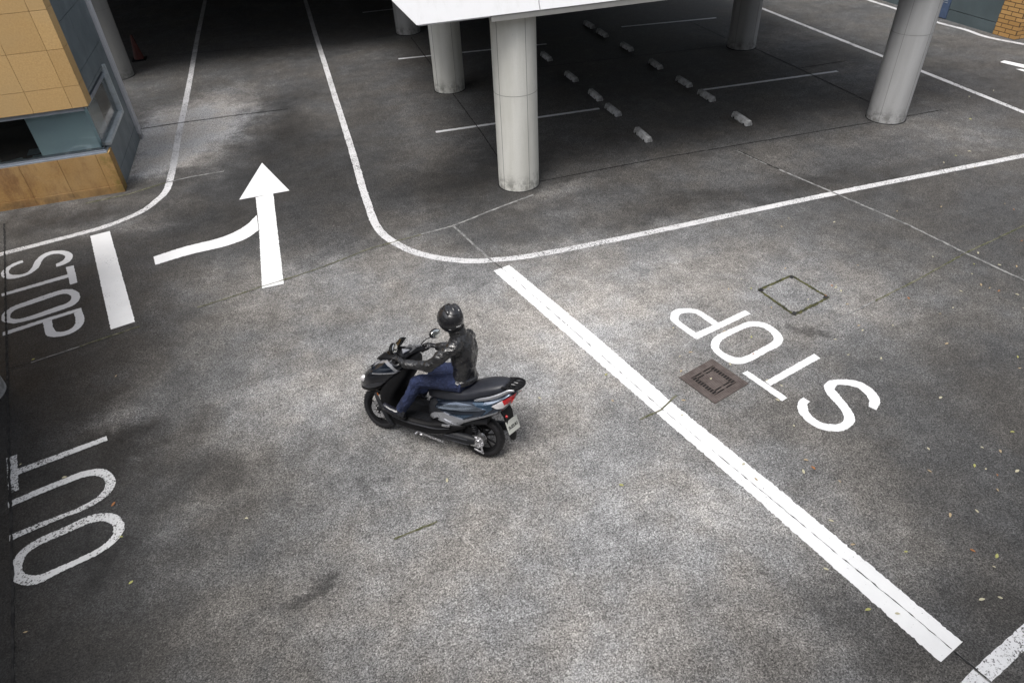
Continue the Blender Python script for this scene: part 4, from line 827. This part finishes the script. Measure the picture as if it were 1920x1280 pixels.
# rear fender and plate
b = bmesh.new(); rs = []
for x, z, w in ((-.14, .72, .10), (-.22, .68, .10), (-.27, .61, .095), (-.30, .51, .085), (-.33, .41, .075), (-.35, .34, .06), (-.355, .31, .035)):
    rs.append([(x-.018, -w, z), (x-.026, 0, z-.004), (x-.018, w, z), (x+.004, w, z), (x-.004, 0, z), (x+.004, -w, z)])
sp('rear_fender', fixn(rings(b, rs)), 'blk')
prot = Matrix.Rotation(R(-12), 3, 'Z') @ Matrix.Rotation(R(24), 3, 'Y'); pc = Vector((-.345, .01, .485))
b = bmesh.new(); box(b, pc, (.005, .20, .145), prot, bev=.002); pl = sp('number_plate', b, 'plate', None, False)
fc = bpy.data.curves.new('plate_lettering', 'FONT'); fc.body = 'SUZUKI'; fc.size = .047; fc.align_x = 'CENTER'; fc.align_y = 'CENTER'; fc.extrude = .0008; fc.offset = .0014
fo = bpy.data.objects.new('t', fc); C.objects.link(fo); dg = bpy.context.evaluated_depsgraph_get(); me = bpy.data.meshes.new_from_object(fo.evaluated_get(dg)); bpy.data.objects.remove(fo)
me.materials.clear(); me.materials.append(M['ink']); o = bpy.data.objects.new('plate_lettering', me); C.objects.link(o); o.parent = pl
o.matrix_local = Matrix.Translation(pc+prot @ Vector((-.0036, 0, -.008))) @ prot.to_4x4() @ Matrix(((0, 0, -1, 0), (-1, 0, 0, 0), (0, 1, 0, 0), (0, 0, 0, 1)))
b = bmesh.new(); ball(b, (-.30, .085, .62), (.016, .012, .016)); sp('side_reflector', b, 'red_lens')
# engine unit, shock, exhaust
b = bmesh.new(); tube([(.46, .115, .225), (.36, .135, .235), (.22, .15, .245), (.10, .152, .25), (.03, .148, .25)], [.05, .07, .062, .058, .045], 16, b, 5, ((0, 1, 0), .75)); sp('transmission_case', b, 'blk2')
b = bmesh.new(); tube([(.44, .17, .24), (.28, .198, .262), (.10, .198, .268)], [.006, .008, .006], 8, b, 4); tube([(.40, .165, .195), (.24, .19, .205), (.08, .185, .205)], [.005, .007, .005], 8, b, 4); sp('case_ribs', b, 'gunmetal')
b = bmesh.new(); cyl((0, .10, .238), .075, .08, 'y', 24, b); box(b, (.045, .13, .235), (.07, .05, .12), bev=.012); ball(b, (-.005, .145, .238), (.03, .012, .03))
for k in range(6): a = 2*PI*k/6; ball(b, (.055*math.cos(a), .142, .238+.055*math.sin(a)), (.011, .008, .011), None, 8, 6)
tube([(-.045, .145, .21), (-.065, .15, .14)], .010, 8, b, 1); tube([(.03, .15, .15), (-.085, .155, .125)], .009, 8, b, 1); sp('hub_casing', b, 'chrome')
b = bmesh.new(); box(b, (.25, .03, .31), (.36, .18, .16), bev=.03); box(b, (.30, .1, .36), (.26, .10, .14), bev=.03); sp('engine', b, 'blk')
b = bmesh.new(); tube([(.10, .135, .60), (.02, .135, .33)], .012, 8, b, 1)
for k in range(8): b2 = lathe([(.026, -.004), (.032, 0), (.026, .004), (.020, 0)], 16, 'z', (.095-.0085*k, .135, .56-.026*k), b)
sp('shock_absorber', b, 'blk2')
b = bmesh.new(); tube([(.45, -.10, .20), (.2, -.15, .22), (.10, -.17, .25), (-.28, -.17, .34)], [.022, .03, .055, .05], 14, b, 3); sp('exhaust', b, 'blk2')
b = bmesh.new(); tube([(.18, .09, .42), (.10, .09, .50), (.0, .085, .53), (-.10, .08, .52)], [.07, .09, .09, .06], 12, b, 4); sp('air_box', b, 'blk2')
b = bmesh.new(); tube([(.70, .17, .185), (.55, .185, .165), (.38, .19, .15)], .012, 8, b, 3); tube([(.70, .17, .19), (.73, .20, .155)], .012, 8, b, 1); ball(b, (.665, .185, .165), (.025, .018, .014)); sp('side_stand', b, 'chrome')
b = bmesh.new(); box(b, (.33, .244, .415), (.095, .022, .022), Matrix.Rotation(.12, 3, 'Y'), bev=.007); sp('pillion_footrest', b, 'chrome')

# ================================================================== rider
person = None
def organic(name, bm, mat, parent, vox=.011, sm=4, disp=0.0, tex=.08, mw=None):
    o = put(name, bm, mat, parent, True, 180, mw)
    md = o.modifiers.new('remesh', 'REMESH'); md.mode = 'VOXEL'; md.voxel_size = vox; md.use_smooth_shade = True
    if sm: md = o.modifiers.new('smooth', 'SMOOTH'); md.iterations = sm; md.factor = .6
    if disp:
        tx = bpy.data.textures.new(name+'_folds', 'CLOUDS'); tx.noise_scale = tex; tx.noise_depth = 2
        md = o.modifiers.new('folds', 'DISPLACE'); md.texture = tx; md.strength = disp; md.mid_level = .5; md.texture_coords = 'LOCAL'
    return o
def etorso(secs, bm, n=24):
    """sections: centre, half width (y), half depth, tilt about y"""
    rs = []; m = (len(secs)-1)*4
    for k in range(m+1):
        x, y, z, w, d, t = interp(secs, k/4)
        rs.append([(x+d*math.cos(2*PI*i/n)*math.cos(t), y+w*math.sin(2*PI*i/n), z-d*math.cos(2*PI*i/n)*math.sin(t)) for i in range(n)])
    return fixn(rings(bm, rs))
HIP = {1: (.27, .10, .885), -1: (.27, -.09, .885)}
KNEE = {1: (.665, .245, .865), -1: (.675, -.20, .80)}
ANK = {1: (.865, .255, .49), -1: (.86, -.20, .48)}
SHO = {1: (.245, .235, 1.37), -1: (.265, -.150, 1.31)}
ELB = {1: (.465, .335, 1.155), -1: (.50, -.31, 1.08)}
WRI = {1: (.765, .335, 1.105), -1: (.735, -.335, .995)}
def limb_legs(bm, k=1.0, a=0, ank=1.0):
    for s in (1, -1):
        Hh, K, A = map(Vector, (HIP[s], KNEE[s], ANK[s]))
        tube([Hh+Vector((-.06, 0, 0)), Hh.lerp(K, .35)+Vector((0, 0, .012)), Hh.lerp(K, .75)+Vector((0, 0, .008)), K, K.lerp(A, .25)+Vector((-.012, 0, 0)), K.lerp(A, .6)+Vector((-.012, 0, 0)), A+Vector((0, 0, a))],
             [.094*k, .092*k, .078*k, .074*k, .068*k, .064*k, .056*k*ank], 16, bm, 4)
def limb_arms(bm, k=1.0, end=1.0):
    for s in (1, -1):
        Sh, E, Wr = map(Vector, (SHO[s], ELB[s], WRI[s]))
        tube([Sh+Vector((.02, -s*.10, .01)), Sh, Sh.lerp(E, .5)+Vector((-.005, s*.012, .006)), E, E.lerp(Wr, .35)+Vector((0, 0, -.008)), Wr.lerp(E, (1-end))],
             [.072*k, .074*k, .064*k, .056*k, .050*k, .037*k], 16, bm, 4)
def torso(bm, k=1.0, z0=0):
    etorso([(.235, .005, .845, .155*k, .115*k, .25), (.225, .005, .93, .160*k, .112*k, .10), (.225, .012, 1.03, .152*k, .105*k, .0), (.225, .02, 1.14, .170*k, .118*k, -.05), (.225, .03, 1.26, .188*k, .122*k, .10), (.245, .045, 1.365, .160*k, .098*k, .25), (.275, .045, 1.435, .105*k, .072*k, .3)][z0:], bm)
HEAD = Vector((.355, .085, 1.605)); HY = R(-38)
hrot = Matrix.Rotation(HY, 3, 'Z') @ Matrix.Rotation(R(8), 3, 'Y')
b = bmesh.new(); torso(b, .84); limb_legs(b, .78); limb_arms(b, .62)
tube([(.265, .04, 1.38), (.31, .065, 1.46), (.345, .08, 1.57)], [.062, .056, .06], 14, b, 3)
ball(b, HEAD+Vector((0, 0, .01)), (.092, .074, .112), hrot)
ball(b, HEAD+hrot @ Vector((.05, 0, -.06)), (.05, .048, .05), hrot); ball(b, HEAD+hrot @ Vector((.096, 0, -.02)), (.016, .011, .02), hrot)
for s in (1, -1):
    ball(b, HEAD+hrot @ Vector((0, s*.073, -.01)), (.02, .008, .028), hrot)
    A = Vector(ANK[s]); tube([A, A+Vector((-.005, 0, -.075))], [.036, .032], 12, b, 1); tube([A+Vector((-.03, 0, -.08)), A+Vector((.05, 0, -.07)), A+Vector((.15, .0, -.055))], [.030, .036, .026], 12, b, 3)
    Wr = Vector(WRI[s]); Gp = (GL if s == 1 else GR); hc = Wr.lerp(Gp, .45)+Vector((0, 0, .016)); tube([Wr, hc], [.024, .022], 12, b, 1)
person = organic('person', b, M['skin'], None, .010, 3); person.matrix_world = BIKE
tag(person, 'rider in black helmet, black leather jacket and blue jeans sitting on the scooter', 'person')
# jeans
b = bmesh.new(); limb_legs(b, 1.0, -.02, 1.12); etorso([(.25, .005, .80, .15, .12, .3), (.235, .005, .87, .168, .125, .25), (.23, .006, .95, .162, .118, .1)], b)
jn = organic('jeans', b, M['denim'], person, .010, 3, .026, .085)
b = bmesh.new()
for s in (1, -1):
    Hh, K, A = map(Vector, (HIP[s], KNEE[s], ANK[s])); tube([Hh+Vector((.03, s*.088, .03)), Hh.lerp(K, .5)+Vector((0, s*.09, .0)), K+Vector((0, s*.075, -.01)), K.lerp(A, .5)+Vector((-.02, s*.066, 0)), A+Vector((-.01, s*.062, 0))], .0035, 6, b, 5)
sp('side_seam', b, 'denim', jn)
# jacket
b = bmesh.new(); torso(b, 1.04, 1); limb_arms(b, 1.06, 1.0)
rsx = [(.225, .005, .885, .186, .138, .14), (.222, .008, .935, .178, .130, .08)]; etorso(rsx, b)
jk = organic('leather_jacket', b, M['leather'], person, .009, 4, .036, .12)
b = bmesh.new()     # stand collar with rolled edge
b = lathe([(.080, -.035), (.092, -.035), (.090, .055), (.078, .055)], 28, 'z'); sp('collar', b, 'leather', jk, mw=Matrix.Translation((.292, .052, 1.450)) @ Matrix.Rotation(R(22), 4, 'Y'))
b = lathe([(.126, -.012), (.134, -.010), (.134, .012), (.126, .012)], 32, 'z'); o = sp('waistband', b, 'leather', jk, mw=Matrix.Translation((.224, .006, .905)) @ Matrix.Rotation(R(7), 4, 'Y') @ Matrix.Diagonal((.97, 1.31, 1.6, 1)))
b = bmesh.new()
for s in (1, -1):
    E, Wr = Vector(ELB[s]), Vector(WRI[s]); d = (Wr-E).normalized(); tube([Wr-d*.02, Wr+d*.008], [.044, .043], 14, b, 1)
sp('cuff', b, 'leather', jk)
b = bmesh.new()
for s in (1, -1):
    p = Vector(SHO[s]); tube([p+Vector((-.068, -s*.02, -.03)), p+Vector((-.02, s*.015, .062)), p+Vector((.055, s*.0, .035))], .004, 6, b, 4)
sp('jacket_seam', b, 'leather', jk)
# gloves gripping the handlebar: palm, thumb and four curled fingers
for s, G0 in ((1, GL), (-1, GR)):
    ax = ((GL-GR) if s == 1 else (GR-GL)).normalized(); Wr = Vector(WRI[s]); gc = G0.lerp(gm, .12); fwd = (gc-Wr); fwd = (fwd-ax*fwd.dot(ax)).normalized(); upv = ax.cross(fwd).normalized()
    if upv.z < 0: upv = -upv
    b = bmesh.new(); kn = gc+fwd*.012+upv*.030
    tube([Wr-fwd*.01, Wr.lerp(kn, .45)+upv*.006, kn-fwd*.012], [.031, .036, .036], 14, b, 3, (upv, .72))
    for j, (L_, rr) in enumerate(((.95, .0092), (1.0, .0098), (1.04, .0102), (.96, .0100))):
        o_ = ax*(.034-.0225*j)            # little finger outermost
        pts = [kn+o_-fwd*.02, kn+o_+fwd*(.014*L_)+upv*.004, gc+o_+fwd*(.034*L_)+upv*.012, gc+o_+fwd*(.032*L_)-upv*.014, gc+o_+fwd*.008-upv*.030, gc+o_-fwd*.010-upv*.026]
        tube(pts, [rr*1.15, rr*1.15, rr*1.08, rr, rr*.95, rr*.8], 10, b, 3)
    th = [Wr.lerp(kn, .35)-ax*.022, gc-ax*.042-fwd*.022+upv*.006, gc-ax*.048-fwd*.012-upv*.018, gc-ax*.046+fwd*.010-upv*.028]
    tube(th, [.013, .0125, .011, .009], 10, b, 3)
    organic('glove', b, M['leather'], person, .0042, 2, .004, .02)
# helmet
b = bmesh.new(); n, m = 40, 26; rs = []
for i in range(m+1):
    ph = PI*(i+.35)/(m+1)*.90; rr = []
    for j in range(n):
        a = 2*PI*j/n; cx, cy = math.cos(a), math.sin(a); f = math.sin(ph); zc = math.cos(ph)
        fr = max(0, cx)
        x = f*cx*(.138+.012*fr*(zc < 0)) ; y = f*cy*.117; z = zc*.132
        if zc < -.2: x += .022*fr; z -= .008*fr
        rr.append((x, y, z))
    rs.append(rr)
hb_ = fixn(rings(b, rs)); hm = Matrix.Translation(HEAD+Vector((0, 0, .0))) @ hrot.to_4x4() @ Matrix.Scale(1.1, 4)
htree = bvh(hb_); he = put('helmet', hb_, M['helmet'], person, True, 60, hm)
def on_helmet(p, off=0.0):
    d = Vector(p).normalized(); hit = htree.ray_cast(d*.5, -d); return (hit[0] if hit[0] else d*.12)+d*off
b = bmesh.new(); vis = []
for i in range(9):
    el = R(-18+46*i/8); vis.append([on_helmet((math.cos(el)*math.cos(R(a)), math.cos(el)*math.sin(R(a)), math.sin(el)), .004) for a in range(-62, 63, 6)]+[on_helmet((math.cos(el)*math.cos(R(a)), math.cos(el)*math.sin(R(a)), math.sin(el)), -.004) for a in range(62, -63, -6)])
put('visor', fixn(rings(b, vis)), M['visor'], he, True, 60)
b = bmesh.new()  # raised top vents running to the back
for yy, a0, a1, w in ((.050, 74, 146, .021), (-.050, 74, 146, .021), (0, 60, 135, .015)):
    pts = [on_helmet((math.cos(R(a)), yy/.12*(1+.2*(a > 100)), math.sin(R(a))), -.007) for a in range(a0, a1+1, 12)]
    tube(pts, [w*.5]+[w]*(len(pts)-2)+[w*.6], 10, b, 3)
pts = [on_helmet((math.cos(R(a)), y, math.sin(R(a))), .003) for a, y in ((138, -.55), (148, -.28), (151, 0), (148, .28), (138, .55))]
tube(pts, [.004, .007, .008, .007, .004], 10, b, 4)
put('helmet_vents', b, M['helmet'], he, True, 50)
b = bmesh.new()  # raised seam lines
for yy in (.62, -.62): tube([on_helmet((math.cos(R(a)), yy, math.sin(R(a))), .0) for a in range(20, 171, 10)], .0022, 6, b, 2)
tube([on_helmet((math.cos(R(a)), math.sin(R(a)), -.42), .001) for a in range(80, 281, 10)], .0028, 6, b, 2)
put('shell_lines', b, M['blk2'], he, True)
def patch(pts, c_az, c_el, k):
    b = bmesh.new(); top = []; bot = []
    for u, v in pts:
        d = (math.cos(c_el+v*k)*math.cos(c_az+u*k), math.cos(c_el+v*k)*math.sin(c_az+u*k), math.sin(c_el+v*k)); top.append(b.verts.new(on_helmet(d, .0022))); bot.append(b.verts.new(on_helmet(d, -.002)))
    n_ = len(pts); b.faces.new(top); b.faces.new(bot[::-1])
    for i in range(n_): b.faces.new((top[i], top[(i+1) % n_], bot[(i+1) % n_], bot[i]))
    return fixn(b)
wing = [(-1, -.1), (-.55, -.25), (-.2, -.2), (0, -.45), (.2, -.2), (.55, -.25), (1, -.1), (.8, .15), (.95, .45), (.5, .2), (.25, .1), (.2, .5), (0, .3), (-.2, .5), (-.25, .1), (-.5, .2), (-.95, .45), (-.8, .15)]
put('wing_emblem', patch(wing, R(188), R(-20), .19), M['white_mark'], he)
put('small_emblem', patch([(-1, -.3), (1, -.3), (1, .3), (-1, .3)], R(150), R(-34), .09), M['white_mark'], he)
# shoes
for s in (1, -1):
    A = Vector(ANK[s]); b = bmesh.new(); out = .01*s
    tube([A+Vector((-.012, 0, .035)), A+Vector((-.012, 0, -.03)), A+Vector((.0, 0, -.065))], [.050, .050, .046], 16, b, 3)
    tube([A+Vector((-.045, 0, -.078)), A+Vector((.03, 0, -.068)), A+Vector((.11, out, -.050)), A+Vector((.19, out, -.022)), A+Vector((.225, out, -.008))], [.036, .046, .043, .038, .024], 16, b, 4, ((0, 0, 1), .85))
    sh = organic('shoe', b, M['shoe'], person, .006, 3, .006, .03)
    b = bmesh.new(); tube([A+Vector((-.055, 0, -.112)), A+Vector((.03, 0, -.108)), A+Vector((.11, out, -.088)), A+Vector((.19, out, -.058)), A+Vector((.225, out, -.038))], [.034, .043, .042, .040, .028], 14, b, 4, ((0, 0, 1), .28)); sp('sole', b, 'blk', sh)
    b = bmesh.new(); tube([A+Vector((.035, .022*s, .000)), A+Vector((.045, .03*s, -.04))], .005, 6, b, 1); sp('shoe_zip', b, 'zip', sh)
# the rider follows the scooter's ground position but is a thing of its own
